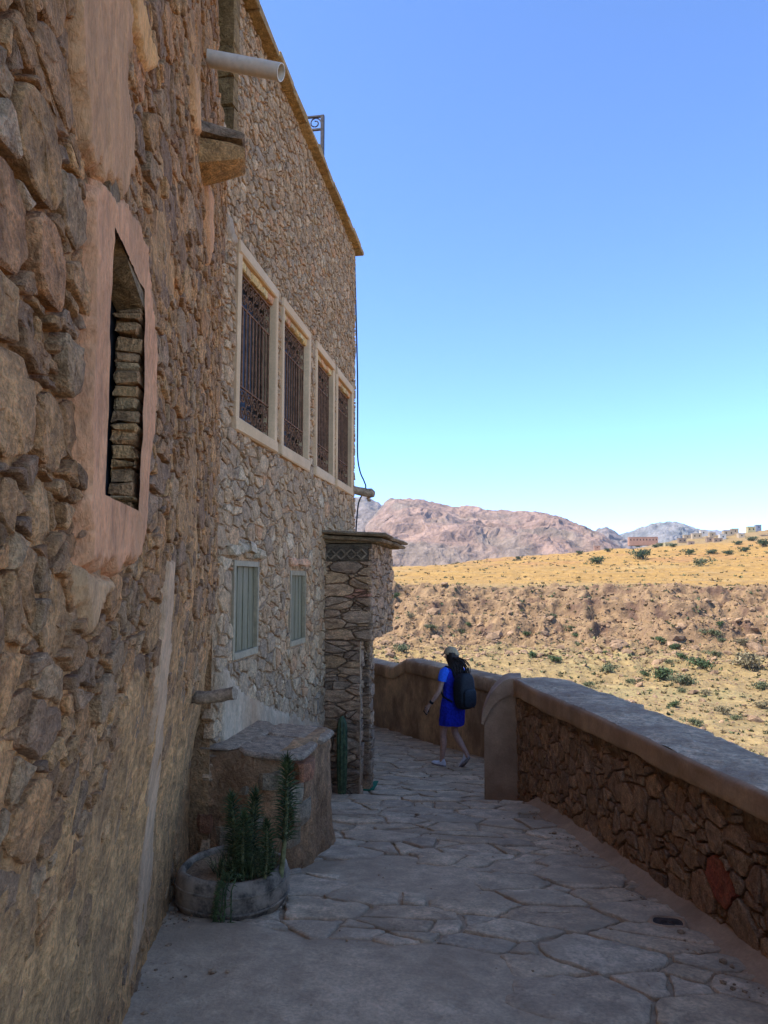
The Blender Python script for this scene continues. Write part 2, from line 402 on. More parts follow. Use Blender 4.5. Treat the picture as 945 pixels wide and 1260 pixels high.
# ================================================================== SETTING: terrain
def terr(x, y):
    """height of the land (world z); the gorge runs across the view, a plateau beyond it"""
    x = np.asarray(x, float); y = np.asarray(y, float); z0 = np.zeros_like(x)
    D = y * math.cos(R(5)) + x * math.sin(R(5)); s = x * math.cos(R(5)) - y * math.sin(R(5))
    Dm = D + 9 * fbm(stk(s / 40, z0, z0 + 3), 4, 5) * sstep(80, 150, D)                       # the cliff line wanders
    Dm = Dm + (6 * ridged(stk(s / 21, D / 90, z0), 3, 9) + 2.5 * ridged(stk(s / 6.5, D / 40, z0), 2, 11)) * sstep(120, 160, D) * sstep(230, 190, D)   # gullies
    h = np.interp(Dm, [-400, 0, 6, 12, 25, 50, 80, 105, 130, 150, 154, 162, 166, 174, 178, 188, 196, 230],
                  [-6, -5.2, -6.5, -8.5, -10.8, -12.6, -13.6, -13.6, -12.9, -12.0, -9.0, -8.7, -5.6, -5.2, -2.6, -2.5, -2.0, -.9])
    cr = np.interp(s, [-400, -150, -100, -60, -10, 50, 110, 200, 420], [-2, 5, 11, 18, 22, 25, 28, 34, 46])
    pl = np.interp(D, [230, 300, 430, 600, 680], [-.9, 3.0, 11.5, 24, 24.5])
    k = sstep(230, 600, D); pl = pl * (1 - k) + k * pl * cr / 24
    vil = np.interp(s, [-300, 0, 50, 110, 160, 240, 420], [8, 22, 29, 41, 46, 57, 70])
    pl = np.where(D > 640, pl + (vil - pl) * sstep(640, 780, D), pl)
    pl = pl + (15 - pl) * sstep(900, 1500, D)
    h = np.where(Dm > 228, pl, h)
    st = 1.7; q = h / st + .35 * fbm(stk(s / 60, D / 60, z0), 3, 21)                              # low terrace walls on the plateau
    ter = (np.floor(q) + sstep(.72, .98, q - np.floor(q))) * st
    tm = sstep(225, 250, D) * sstep(640, 560, D); h = h + (ter - q * st) * tm * .8
    cl = sstep(128, 150, D) * sstep(212, 188, D)
    n1 = fbm(stk(x / 22, y / 22, z0), 5, 31); n2 = fbm(stk(x / 3.2, y / 3.2, h / 2.5), 4, 41); n3 = ridged(stk(x / 6.5, y / 9, h / 4), 4, 51)
    h = h + n1 * (1.0 * sstep(20, 90, D) + 1.2 * sstep(230, 500, D)) + n2 * (.22 + .9 * cl) * sstep(10, 40, D) + n3 * 1.0 * cl
    bil = 1 - np.abs(vnoise(stk(x / 4.6, y / 4.6, h / 3.4), 55)) * 2; bil2 = 1 - np.abs(vnoise(stk(x / 1.7, y / 1.7, h / 1.5), 56)) * 2
    tal = sstep(92, 128, D) * sstep(212, 192, D)
    ce = sstep(202, 184, D); h = h + bil * (.35 * cl * ce + .3 * tal * ce) + bil2 * (.30 * cl * ce + .4 * tal * ce + .10 * sstep(30, 60, D) * sstep(120, 90, D))
    return h + 1.55
def terr_hit(px, py, t0=20., t1=1200.):
    d = ray(px, py); t = np.exp(np.linspace(math.log(t0), math.log(t1), 1600)); P = EYE + t[:, None] * d
    b = np.where(P[:, 2] < terr(P[:, 0], P[:, 1]))[0]
    i = b[0] if len(b) else len(t) - 1
    return P[i]
# radial rows dense where the cliff stands
rad = np.concatenate([np.geomspace(3, 40, 70), np.geomspace(40.4, 125, 170), np.linspace(125.6, 215, 230), np.geomspace(216, 900, 330), np.geomspace(915, 9000, 40)])
ang = R(1) * np.concatenate([np.linspace(-80, -24, 40), np.linspace(-23.5, 42, 560), np.linspace(43, 120, 50)])
A_, R_ = np.meshgrid(ang, rad, indexing='ij'); X_ = R_ * np.sin(A_); Y_ = R_ * np.cos(A_); Z_ = terr(X_, Y_)
V = np.stack([X_, Y_, Z_], -1).reshape(-1, 3); na, nr = X_.shape
i, j = np.meshgrid(np.arange(na - 1), np.arange(nr - 1), indexing='ij'); a = i * nr + j
Fc = np.stack([a, a + 1, a + nr + 1, a + nr], -1).reshape(-1, 4)
D_ = (Y_ * math.cos(R(5)) + X_ * math.sin(R(5))).ravel()
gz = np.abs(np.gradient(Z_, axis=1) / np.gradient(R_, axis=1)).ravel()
nz = fbm(stk(V[:, 0] / 30, V[:, 1] / 30, V[:, 0] * 0), 4, 61); nf = fbm(stk(V[:, 0] / 4, V[:, 1] / 4, V[:, 2] / 4), 3, 71)
sand = np.array([.25, .17, .072]); gold = np.array([.29, .168, .05]); rock = np.array([.225, .138, .072]); dark = np.array([.11, .062, .04]); pale = np.array([.30, .215, .10]); green = np.array([.25, .19, .08])
def lerp(a, b, t): return a + (b - a) * np.clip(t, 0, 1)[:, None]
c = np.tile(sand, (len(V), 1))
c = lerp(c, pale, .6 * sstep(-.2, .5, nz) * sstep(60, 30, D_)); c = lerp(c, green, .6 * sstep(0, .5, fbm(V / 12, 3, 81)) * sstep(70, 90, D_) * sstep(150, 125, D_))
c = lerp(c, rock, sstep(132, 150, D_ + nz * 10) * sstep(215, 196, D_ + nz * 8) * .85)
c = lerp(c, gold, sstep(200, 245, D_ + nz * 14)); c = lerp(c, np.array([.27, .14, .052]), .8 * sstep(.0, .5, nz) * sstep(330, 420, D_))
c = lerp(c, pale, sstep(.1, .6, fbm(stk(V[:, 0] / 80, V[:, 1] / 14, V[:, 0] * 0), 3, 91)) * sstep(225, 235, D_) * .5 * sstep(420, 330, D_))
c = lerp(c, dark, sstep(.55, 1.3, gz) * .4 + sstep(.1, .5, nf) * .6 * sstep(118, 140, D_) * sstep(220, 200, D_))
c = lerp(c, np.array([.20, .145, .075]), sstep(640, 700, D_) * .7)
tag(obj('ground', V, Fc, 'terrain', origin=(0, 0, 0), tint=c, smooth=180), kind='structure')

def mountain(name, prof, dist, depth, base_h, col, col2, seed, rough, na=260, nr=90):
    """a rock massif: the outline of its crest from bearings and heights, rugged faces below"""
    px, py = np.array(prof).T
    d = np.array([ray(a, b) for a, b in prof]); brg = np.arctan2(d[:, 0], d[:, 1]); elev = d[:, 2] / np.hypot(d[:, 0], d[:, 1])
    o = np.argsort(brg); b = np.linspace(brg.min(), brg.max(), na); el = np.interp(b, brg[o], elev[o])
    t = np.concatenate([np.linspace(0, 1, nr), np.linspace(1.05, 1.8, nr // 3)]); B, T = np.meshgrid(b, t, indexing='ij')
    rr = dist - depth + depth * T; x, y = rr * np.sin(B), rr * np.cos(B)
    crest = (el * dist + EYE[2])[:, None]
    sh = np.where(T < 1, T ** .75, np.maximum(0, 1 - (T - 1) * 1.3)); z = base_h + (crest - base_h) * sh
    w = np.clip(1.15 - np.abs(T - .45) * 1.3, .25, 1) * np.clip((crest - base_h) / 120, .15, 1.3)
    p = stk(x, y, z * 1.5)
    z = z + rough * w * (ridged(p / 210, 5, seed) * .55 + fbm(p / 60, 4, seed + 5) * .35 + ridged(p / 28, 3, seed + 9) * .16)
    x = x + rough * .7 * w * fbm(p / 75, 4, seed + 11); y = y + rough * .7 * w * fbm(p / 75, 4, seed + 13)
    V, n = np.stack([x, y, z], -1).reshape(-1, 3), T.shape[1]
    i, j = np.meshgrid(np.arange(na - 1), np.arange(n - 1), indexing='ij'); a = i * n + j
    Fc = np.stack([a, a + 1, a + n + 1, a + n], -1).reshape(-1, 4)
    q = fbm(V / 130, 4, seed + 3); q2 = fbm(V / 35, 3, seed + 4)
    c = lerp(np.tile(np.array(col, float), (len(V), 1)), np.array(col2, float), sstep(-.25, .4, q)); c = c * (1 + .35 * q2[:, None])
    tag(obj(name, V, Fc, 'rockfar', origin=(0, 0, 0), tint=c, smooth=180), kind='structure')
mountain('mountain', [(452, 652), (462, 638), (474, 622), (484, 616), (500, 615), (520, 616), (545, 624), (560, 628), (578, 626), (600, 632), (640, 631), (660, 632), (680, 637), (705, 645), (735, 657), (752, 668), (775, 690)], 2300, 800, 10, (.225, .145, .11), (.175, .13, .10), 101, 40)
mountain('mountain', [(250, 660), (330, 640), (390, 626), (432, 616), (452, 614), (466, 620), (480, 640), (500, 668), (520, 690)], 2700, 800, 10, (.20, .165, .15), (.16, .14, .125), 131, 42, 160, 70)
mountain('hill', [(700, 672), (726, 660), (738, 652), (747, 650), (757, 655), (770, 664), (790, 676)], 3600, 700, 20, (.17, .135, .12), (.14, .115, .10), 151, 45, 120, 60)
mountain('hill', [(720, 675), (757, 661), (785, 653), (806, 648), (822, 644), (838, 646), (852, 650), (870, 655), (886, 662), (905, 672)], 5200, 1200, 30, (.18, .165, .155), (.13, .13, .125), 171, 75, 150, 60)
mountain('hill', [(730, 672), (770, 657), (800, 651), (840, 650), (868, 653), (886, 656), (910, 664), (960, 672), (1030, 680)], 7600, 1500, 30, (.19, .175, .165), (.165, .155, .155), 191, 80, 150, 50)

# scattered rocks: an uncountable scree of small boulders below and on the cliff
ICO_V = np.array([(0, 0, -1), (.72, -.53, -.45), (-.28, -.85, -.45), (-.89, 0, -.45), (-.28, .85, -.45), (.72, .53, -.45), (.28, -.85, .45), (-.72, -.53, .45), (-.72, .53, .45), (.28, .85, .45), (.89, 0, .45), (0, 0, 1)])
ICO_F = [(0, 1, 2), (1, 0, 5), (0, 2, 3), (0, 3, 4), (0, 4, 5), (1, 5, 10), (2, 1, 6), (3, 2, 7), (4, 3, 8), (5, 4, 9), (1, 10, 6), (2, 6, 7), (3, 7, 8), (4, 8, 9), (5, 9, 10), (6, 10, 11), (7, 6, 11), (8, 7, 11), (9, 8, 11), (10, 9, 11)]
NR = 12000
b_ = rng.uniform(R(-12), R(26), NR); d_ = np.clip(np.where(rng.random(NR) < .6, rng.normal(150, 20, NR), rng.uniform(60, 185, NR)), 62, 200)
s_ = np.minimum(.12 + rng.pareto(3.0, NR) * .16, 1.5) * np.where(d_ > 125, 1.15, .6); x_, y_ = d_ * np.sin(b_), d_ * np.cos(b_); z_ = terr(x_, y_)
mb = MB()
for x, y, z, s in zip(x_, y_, z_, s_):
    v = ICO_V * rng.uniform(.8, 1.12, (12, 1)) * s * np.array([rng.uniform(.8, 1.5), rng.uniform(.8, 1.3), rng.uniform(.4, .75)])
    t, e = rng.uniform(0, 6.28), rng.uniform(-.6, .6)
    v = v @ np.array([[math.cos(e), 0, math.sin(e)], [0, 1, 0], [-math.sin(e), 0, math.cos(e)]]) @ np.array([[math.cos(t), -math.sin(t), 0], [math.sin(t), math.cos(t), 0], [0, 0, 1]])
    mb.add(v + np.array([x, y, z + s * .12]), ICO_F, np.array([.225, .14, .08]) * rng.uniform(.75, 1.2))
tag(mb.build('scree_rocks', 'boulder', None, origin=(0, 0, -12)), 'sandy brown boulders strewn over the gorge side', 'rocks', kind='stuff')

# shrubs: leaf clumps on short stems
def leaf_cloud(rx, rz, n, seed, leaf, tint, stems=5):
    g = np.random.default_rng(seed); mbl, mbs = MB(), MB()
    ctr = [np.array([g.normal(0, rx * .42), g.normal(0, rx * .42), rz * g.uniform(.45, 1.25)]) for _ in range(9)]
    for k in range(n):
        c0 = ctr[g.integers(9)]; p = c0 + g.normal(0, 1, 3) * np.array([rx * .27, rx * .27, rz * .24])
        if p[2] < .02: p[2] = g.uniform(.02, .3) * rz
        a, b = g.normal(0, 1, 3), g.normal(0, 1, 3); a /= np.linalg.norm(a); b -= a * (a @ b); b /= np.linalg.norm(b)
        l = leaf * g.uniform(.6, 1.5); mbl.add([p - a * l, p + b * l * .45, p + a * l, p - b * l * .45], [[0, 1, 2, 3]], np.array(tint) * g.uniform(.55, 1.5))
    for k in range(stems):
        mbs.tube([np.array([0, 0, -.1]), ctr[k] * np.array([.5, .5, .45]), ctr[k]], [rx * .05, rx * .035, rx * .015], 5, (.16, .11, .07))
    return mbl, mbs
BUSHV = []
for k, tn in enumerate(((.055, .08, .03), (.095, .105, .05), (.17, .14, .075), (.04, .062, .028))):
    mbl, mbs = leaf_cloud(1.0, .62, 620, 300 + k, .11, tn)
    BUSHV.append((mbl, mbs, {}))
def bush(px, py, wpx, kind, label, group, cat='shrub', name='shrub', t1=1200, tall=1.0):
    P = terr_hit(px, py + wpx * .30, t1=t1); zc = (P - EYE) @ _f; w = wpx * zc / FPX / 2.0 * 1.3
    t = thing(name, label, cat, P, group); mbl, mbs, cache = BUSHV[kind]
    rot = rng.uniform(0, 6.28)
    for nm, mb_, m in (('crown', mbl, 'bush'), ('trunk', mbs, 'bush')):
        if nm in cache:
            o = bpy.data.objects.new(nm, cache[nm]); COL.objects.link(o); o.parent = t
        else:
            o = mb_.build(nm, m, None, origin=(0, 0, 0)); cache[nm] = o.data; o.parent = t
        o.scale = (w, w, w * tall); o.rotation_euler = (0, 0, rot)
BL = {0: 'rounded dark green shrub growing on the sandy gorge side', 1: 'grey green shrub growing among rocks on the gorge side', 2: 'dry straw coloured shrub growing on the gorge side'}
BO = {(818, 830): 'largest rounded dark green shrub in the gorge, touching a paler grey green one', (839, 836): 'grey green shrub touching the largest dark green shrub in the gorge', (861, 817): 'dense dark green shrub just upslope of the largest shrub pair', (926, 815): 'largest dry straw coloured shrub on the gorge side', (497, 797): 'grey green shrub low in the gorge just above the ochre parapet coping', (488, 733): 'dark green shrub on the cliff beside the portal cornice', (751, 822): 'grey green shrub alone on the scree above the parapet coping'}
for px, py, w, k in ((656, 806, 11, 0), (683, 811, 13, 0), (751, 822, 16, 1), (792, 829, 11, 0), (725, 842, 11, 1), (776, 838, 10, 1), (811, 787, 12, 0), (830, 796, 12, 0), (861, 817, 22, 0), (818, 830, 26, 0), (839, 836, 21, 1), (926, 815, 29, 2), (840, 849, 9, 1), (831, 867, 12, 0), (856, 888, 14, 1), (890, 874, 15, 2), (906, 883, 10, 1), (935, 844, 17, 1), (879, 804, 12, 1), (878, 778, 13, 1), (886, 767, 9, 0), (865, 779, 8, 0), (888, 787, 9, 1), (709, 782, 9, 0), (823, 814, 9, 1), (837, 807, 12, 0), (488, 733, 11, 0), (497, 797, 15, 1), (530, 771, 10, 1), (567, 776, 9, 1), (576, 768, 8, 0), (505, 758, 9, 2), (648, 780, 10, 0), (703, 772, 8, 1), (935, 795, 9, 1), (912, 790, 12, 2), (680, 757, 7, 1), (938, 868, 14, 2), (745, 803, 7, 0), (868, 852, 10, 2), (800, 802, 8, 2)):
    bush(px, py, w, k, BO.get((px, py), BL[k]), None if (px, py) in BO else {0: 'dark green shrubs on the gorge side', 1: 'grey green shrubs on the gorge side', 2: 'dry shrubs on the gorge side'}[k])
for px, py, w, k, lb in ((737, 690, 13, 3, 'lone dark green tree standing on the golden plateau'), (793, 683, 17, 3, 'round dark green tree beside the low ruin below the village'), (637, 687, 6, 3, 'small solitary dark bush on the golden plateau crest'), (862, 692, 13, 1, 'low grey brown thicket on the golden terraces')):
    bush(px, py, w, k, lb, None, 'tree' if w > 12 else 'shrub', 'tree' if w > 12 else 'shrub', tall=1.15)
NS = 4600
b_ = rng.uniform(R(-12), R(26), NS); d_ = np.where(rng.random(NS) < .74, 45 + 155 * rng.random(NS) ** .8, rng.uniform(225, 560, NS)); x_, y_ = d_ * np.sin(b_), d_ * np.cos(b_); z_ = terr(x_, y_)
mb = MB()
for x, y, z, d in zip(x_, y_, z_, d_):                      # tufts of scrub nobody could count
    s = rng.uniform(.14, .48) * (d / 120) ** .7
    tn = np.array([(.13, .12, .05), (.075, .09, .04), (.22, .15, .065)][rng.integers(3)])
    for q in range(7):
        a = rng.normal(0, 1, 3); a[2] = abs(a[2]); a /= np.linalg.norm(a); bb = np.cross(a, rng.normal(0, 1, 3)); bb /= np.linalg.norm(bb)
        p = np.array([x, y, z]) + rng.normal(0, .35, 3) * s * np.array([1, 1, .3]); mb.add([p - bb * s * .4, p + bb * s * .4, p + a * s * 1.2], [[0, 1, 2]], tn * rng.uniform(.6, 1.3))
tag(mb.build('scrub', 'bush', None, origin=(0, 0, -12)), 'sparse dry scrub dotted over the gorge side and plateau', 'scrub', kind='stuff')

# the village on the hill
def house(px, py, wpx, hpx, col, label, group=None, dist=(640, 1100), deep=1.0, nwin=0, name='house'):
    d = ray(px, py); t = np.linspace(dist[0], dist[1], 400); P = EYE + t[:, None] * d
    b = np.where(P[:, 2] < terr(P[:, 0], P[:, 1]))[0]; P = P[b[0]] if len(b) else P[100]
    zc = (P - EYE) @ _f; w, h = wpx * zc / FPX, hpx * zc / FPX; dp = max(6, w * .7 * deep); z0 = P[2] - 2.5
    o = thing(name, label, 'house', (P[0], P[1], z0), group); x0, x1, y0, y1 = P[0] - w / 2, P[0] + w / 2, P[1], P[1] + dp; z1 = P[2] + h
    MB().box((x0, y0, z0), (x1, y1, z1), col).build('wall', 'housewall', o)
    mb = MB()
    for a, b in (((x0 - .1, y0 - .1, z1), (x1 + .1, y0 + .4, z1 + .7)), ((x0 - .1, y1 - .4, z1), (x1 + .1, y1 + .1, z1 + .7)), ((x0 - .1, y0 + .4, z1), (x0 + .4, y1 - .4, z1 + .7)), ((x1 - .4, y0 + .4, z1), (x1 + .1, y1 - .4, z1 + .7))): mb.box(a, b, np.array(col) * .94)
    mb.build('parapet', 'housewall', o)
    for k in range(nwin):
        cx = x0 + (k + .5) * (x1 - x0) / nwin; ww = min(1.1, w / nwin * .3)
        MB().box((cx - ww / 2, y0 - .06, z1 - h * .55), (cx + ww / 2, y0 - .01, z1 - h * .25), (1, 1, 1)).build('window', 'hole', o)
CR, PK, YL, WH, BR = (.33, .245, .16), (.32, .17, .11), (.35, .28, .14), (.42, .37, .31), (.22, .15, .10)
house(792, 668, 34, 6.5, PK, 'long pink village building with flat roof standing apart', deep=.5, nwin=9)
house(823, 674, 9, 5.5, YL, 'low pale yellow village house beside the pink long building', nwin=2)
for px, py, w, h, c in ((840, 668, 9, 5, BR), (846, 663, 8, 4, CR), (858, 663, 11, 6, CR), (866, 659, 7, 6, WH), (874, 667, 8, 5, BR), (877, 661, 7, 5, CR), (884, 668, 10, 5, BR), (890, 664, 7, 6, WH), (897, 660, 12, 7, CR), (905, 657, 8, 6, CR), (900, 672, 12, 5, CR), (857, 676, 9, 4, CR), (869, 677, 12, 4, BR), (885, 676, 12, 4, CR), (920, 670, 11, 5, BR), (851, 671, 7, 4, BR), (913, 662, 7, 5, CR), (942, 664, 10, 5, BR), (735, 676, 7, 3.5, PK), (765, 681, 11, 4, BR), (779, 681, 8, 3.5, CR)):
    house(px, py, w, h, tuple(np.array(c) * rng.uniform(.9, 1.1)), {CR: 'cream', WH: 'whitewashed', BR: 'brown mud', PK: 'pink'}[c] + ' flat roofed village house on the far hillside', {CR: 'cream', WH: 'white', BR: 'brown', PK: 'pink'}[c] + ' village houses on the hillside', nwin=2 if w > 8 else 1)
house(925, 655, 9, 6.5, YL, 'yellowish village house on top of the hill', nwin=2)
house(934, 652, 6, 5.5, (.16, .17, .2), 'dark grey village house crowning the hilltop', nwin=1)
for px, py, w in ((806, 672, 7), (850, 679, 10), (877, 679, 9), (895, 680, 9), (910, 668, 8), (938, 668, 14), (927, 663, 9), (814, 670, 6), (830, 671, 7), (712, 680, 7), (747, 677, 7), (784, 672, 5), (918, 676, 10)):
    bush(px, py, w, 3, 'dark green tree among the village houses', 'trees among the village houses', 'tree', 'tree', tall=1.0)

# ================================================================== SETTING: the path
STEP_Y = 7.25
def gz_(y):
    y = np.asarray(y, float); return np.where(y < STEP_Y, np.interp(y, [-9, 2.4, 3.4, 7.25], [0, 0, -.06, -.50]), np.interp(y, [7.25, 10.5, 13, 20], [-.67, -1.05, -1.12, -1.2]))
def ground_hit(px, py):
    d = ray(px, py); t = np.linspace(.5, 25, 9000); P = EYE + t[:, None] * d; b = np.where(P[:, 2] < gz_(P[:, 1]))[0]; return P[b[0]]
def inside(poly, x, y):
    r = np.zeros(np.broadcast(x, y).shape, bool); n = len(poly)
    for k in range(n):
        (x0, y0), (x1, y1) = poly[k], poly[(k + 1) % n]
        r ^= ((y0 > y) != (y1 > y)) & (x < (x1 - x0) * (y - y0) / (y1 - y0 + 1e-12) + x0)
    return r
PATH = [(-1.2, -6), (2.9, -6), (1.32, 3.3), (.33, 8.15), (.55, 9.0), (.50, 10.5), (-2.35, 14.2), (-5.5, 17.5), (-5.5, 9.0), (-2.3, 8.7), (-2.3, 4.2)]
def smear(x, y):
    """where cement was trowelled over the flags"""
    n = fbm(stk(x * .9, y * .8, x * 0 + 2), 3, 201)
    s = sstep(.35, -.25, ((x + .45) / .85) ** 2 + ((y - 2.6) / 1.0) ** 2 - 1 + n * .7)
    s = np.maximum(s, sstep(.3, -.2, ((x + 1.3) / .55) ** 2 + ((y - 3.0) / .55) ** 2 - 1 + n * .5))
    s = np.maximum(s, .9 * sstep(.2, -.2, ((x + .55) / .5) ** 2 + ((y - 4.5) / .5) ** 2 - 1 + n * .8))
    return s
def path_d(x, y):
    n = fbm(stk(x * 5, y * 5, x * 0), 3, 211); n2 = fbm(stk(x * 1.3, y * 1.3, x * 0 + 5), 3, 215)
    return -.009 + .006 * n + .009 * n2 + .020 * smear(x, y)
def path_sheet(name, ys):
    xs = np.arange(-5.5, 2.95, .035)
    V, Fc = grid(xs, ys, lambda u, v: stk(u, v, gz_(v) + path_d(u, v)), lambda u, v: inside(PATH, u + 0 * v, v + 0 * u))
    return V, Fc
V1, F1 = path_sheet('a', np.concatenate([np.arange(-6, 1, .15), np.arange(1, STEP_Y - .002, .03), [STEP_Y - .002]]))
V2, F2 = path_sheet('b', np.concatenate([[STEP_Y + .002], np.arange(STEP_Y + .04, 17.5, .06)]))
Vp = np.concatenate([V1, V2]); kk = np.clip(smear(Vp[:, 0], Vp[:, 1]) * 1.6 + sstep(.1, .5, fbm(stk(Vp[:, 0] * 2, Vp[:, 1] * 2, Vp[:, 0] * 0), 3, 219)) * .5, 0, 1)
path_o = obj('path', Vp, np.concatenate([F1, F2 + len(V1)]), 'cement', origin=(0, 0, -.1), tint=lerp(np.tile(np.array([.29, .235, .185]), (len(Vp), 1)), np.array([.42, .35, .285]), kk), smooth=180); tag(path_o, kind='structure')
xs = np.arange(-2.4, .75, .05); yy = STEP_Y + .025 * fbm(stk(xs * 2.2, xs * 0, xs * 0), 3, 5)
mb = MB(); mb.add(np.concatenate([stk(xs, yy - .05, xs * 0 - .498), stk(xs, yy, xs * 0 - .503), stk(xs, yy + .004, xs * 0 - .72)]), [[k, k + 1, k + 1 + len(xs), k + len(xs)] for k in range(len(xs) - 1)] + [[k + len(xs), k + 1 + len(xs), k + 1 + 2 * len(xs), k + 2 * len(xs)] for k in range(len(xs) - 1)])
mb.c[0][:] = (.42, .35, .285); mb.build('step_edge', 'cement', path_o, smooth=180)
class Gr:
    O = np.zeros(3)
    @staticmethod
    def P(u, v, d): return stk(u, v, gz_(v) + d)
FLAGP = [(.43, .355, .29), (.44, .37, .30), (.40, .335, .28), (.44, .36, .285), (.41, .355, .30), (.40, .32, .25)]
def flag_r(u, v, q): return .06 + .14 * q ** 1.3
def flag_ok(y0, y1):
    cl = cells(-2.3, 1.9, y0, y1, flag_r, 1.45, .014, 17 + int(y0), 9000, nb=16, pack=.80, split=.3, minsplit=.03)
    return [(p, A) for p, A in cl if inside(PATH, p[:, 0], p[:, 1]).all()]
FL = flag_ok(1.4, STEP_Y - .03) + flag_ok(STEP_Y + .03, 13.9)
def flag_p(c, g):
    return float(g.normal(.006, .004)) if smear(*c) < .8 else None
stones(FL, Gr.P, 'flag', path_o, flag_p, FLAGP, 5, 'flagstone', 'flagstones_rest', 290, 50, dict(rough=.25, maxseg=.06, back=.05, bev=.007, tilt=.01, cut=(.02, .08)), relief=.006)

# ================================================================== THE OLD HOUSE (rough wall close by)
C1 = np.array([-1.75, 4.42, 0.0]); W1 = Fr(C1, (-.291, .957, 0), (.957, .291, 0))
old = thing('stone_house', 'old rough stone house with eroded mud mortar and pink plastered window', 'house', (-1.3, 2.5, -.4))
W1_U0, W1_TOP = -5.3, 6.5
lean = lambda v: -.145 * sstep(1.62, .2, v)
def W1D(u, v): return lean(v) + .010 * fbm(stk(u * .9, v * .9, u * 0), 2, 3)
def W1P(u, v, d): return W1.P(u, v, d + W1D(u, v))
def uv1(px, py, d=.012):
    u, v = W1.uv(px, py)
    for _ in range(12): u, v = W1.uv(px, py, d + float(W1D(np.array(u), np.array(v))))
    return np.array((u, v))
a, b = uv1(137, 290), uv1(172, 345); c_ = uv1(133, 612); e_ = uv1(168, 614)
SL = (min(a[0], c_[0]) , max(b[0], e_[0]), c_[1], a[1] + .02)                       # the slit window's opening: u0, u1, v0, v1
us = np.unique(np.concatenate([np.arange(W1_U0, -3.9, .022), np.arange(-3.9, -2.2, .013), np.arange(-2.2, .03, .02), SL[:2]]))
vs = np.unique(np.concatenate([np.arange(-.5, 3.2, .016), np.arange(3.2, W1_TOP, .03), SL[2:]]))
def mudcover(u, v):
    """how far the mud stands up over the stones: much low down, little high up"""
    n = fbm(stk(u * 1.3, v * 1.1, u * 0 + 4), 4, 231)
    return np.clip(.85 * sstep(1.75, .7, v + n * .7) + .7 * sstep(.1, .5, n), 0, 1)
def mud_d(u, v):
    n = fbm(stk(u * 9, v * 7, u * 0), 4, 241); n2 = fbm(stk(u * 30, v * 22, u * 0), 2, 245); k = mudcover(u, v)
    r = ridged(stk(u * 6, v * 2.2, u * 0 + 1), 3, 247)
    return -.024 + .030 * k + .010 * n + .004 * n2 + .012 * k * r
def keep1(u, v): return ~((u > -.72) & (v > 4.42)) & ~((u > SL[0]) & (u < SL[1]) & (v > SL[2]) & (v < SL[3]))
U_, V_ = np.meshgrid(us, vs, indexing='ij')
k = np.stack([fbm(stk(U_ * 1.5, V_ * 1.5, U_ * 0), 4, 251)], -1).reshape(-1, 1)
ct = np.array([.47, .28, .135]) * (1 + .25 * k) + np.array([.03, .0, -.01]) * np.clip(k, 0, 1)
Vw, Fw = grid(us, vs, lambda u, v: W1P(u, v, mud_d(u, v)), keep1)
wall1 = obj('wall', Vw, Fw, 'mud', old, tint=ct, smooth=180)
# body of the house behind the wall
def prism(poly, z0, z1):
    n = len(poly); V = np.array([(x, y, z0) for x, y in poly] + [(x, y, z1) for x, y in poly]); return V, [[k, (k + 1) % n, n + (k + 1) % n, n + k] for k in range(n)] + [list(range(n))[::-1], [n + k for k in range(n)]]
p0 = W1.P(np.array(W1_U0), np.array(0.), np.array(-.30)); p1 = W1.P(np.array(0.), np.array(0.), np.array(-.30))
V, F = prism([(p1[0], p1[1]), (p0[0], p0[1]), (p0[0] - .05, -9), (-9, -9), (-9, 4.3)], -3.5, W1_TOP - .05)
obj('rear_wall', V, F, 'dirt', old)
STP = [(.42, .25, .135), (.37, .22, .12), (.45, .27, .14), (.33, .22, .145), (.48, .29, .145), (.39, .23, .12), (.30, .19, .12), (.42, .285, .175), (.48, .265, .125)]
def r1(u, v, q): return np.where(q < .72, .015 + .028 * q, .032 + .045 * ((q - .72) / .28) ** 1.3 * (.7 + .6 * (vnoise(stk(u * 1.4, v * 1.4, u * 0), 8) > .1)))
cl1 = cells(W1_U0 + .3, 0.02, -.35, W1_TOP - .05, r1, 1.4, .010, 41, 60000, holes=[(SL[0] - .01, SL[1] + .01, SL[2] - .02, SL[3] + .03)], nb=18)
white_uv, orange_uv = uv1(28, 190), [uv1(10, 235), uv1(62, 290), uv1(172, 60), uv1(182, 30), uv1(240, 120)]
def tint1(c, A, g):
    if np.hypot(*(c - white_uv)) < .08: return (.55, .41, .30)
    for o in orange_uv:
        if np.hypot(*(c - o)) < .08: return np.array([.46, .25, .13]) * g.uniform(.9, 1.1)
PATCH_PIX = (
    [(112, 228), (128, 222), (150, 240), (166, 262), (180, 300), (188, 360), (193, 440), (189, 540), (184, 600), (181, 650), (172, 690), (145, 702), (108, 702), (106, 600), (108, 520), (110, 440), (111, 360), (113, 300)],
    [(97, -60), (150, -60), (163, 20), (160, 80), (162, 150), (166, 205), (160, 240), (140, 232), (124, 222), (110, 190), (104, 130), (100, 60)],
    [(160, -30), (178, 0), (186, 40), (194, 70), (192, 95), (178, 85), (168, 40)],
    [(236, 70), (246, 110), (247, 170), (241, 160), (238, 120)],
    [(209, 683), (217, 688), (214, 760), (207, 850), (196, 960), (188, 1080), (180, 1140), (166, 1190), (160, 1215), (168, 1130), (176, 1040), (184, 940), (194, 850), (202, 760)],
    [(106, 705), (140, 706), (144, 730), (130, 742), (122, 775), (112, 790), (106, 740)],
    [(255, 220), (262, 240), (263, 300), (258, 330), (256, 280)])
PATCH_POLYS = [[tuple(uv1(*q)) for q in pl] for pl in PATCH_PIX]
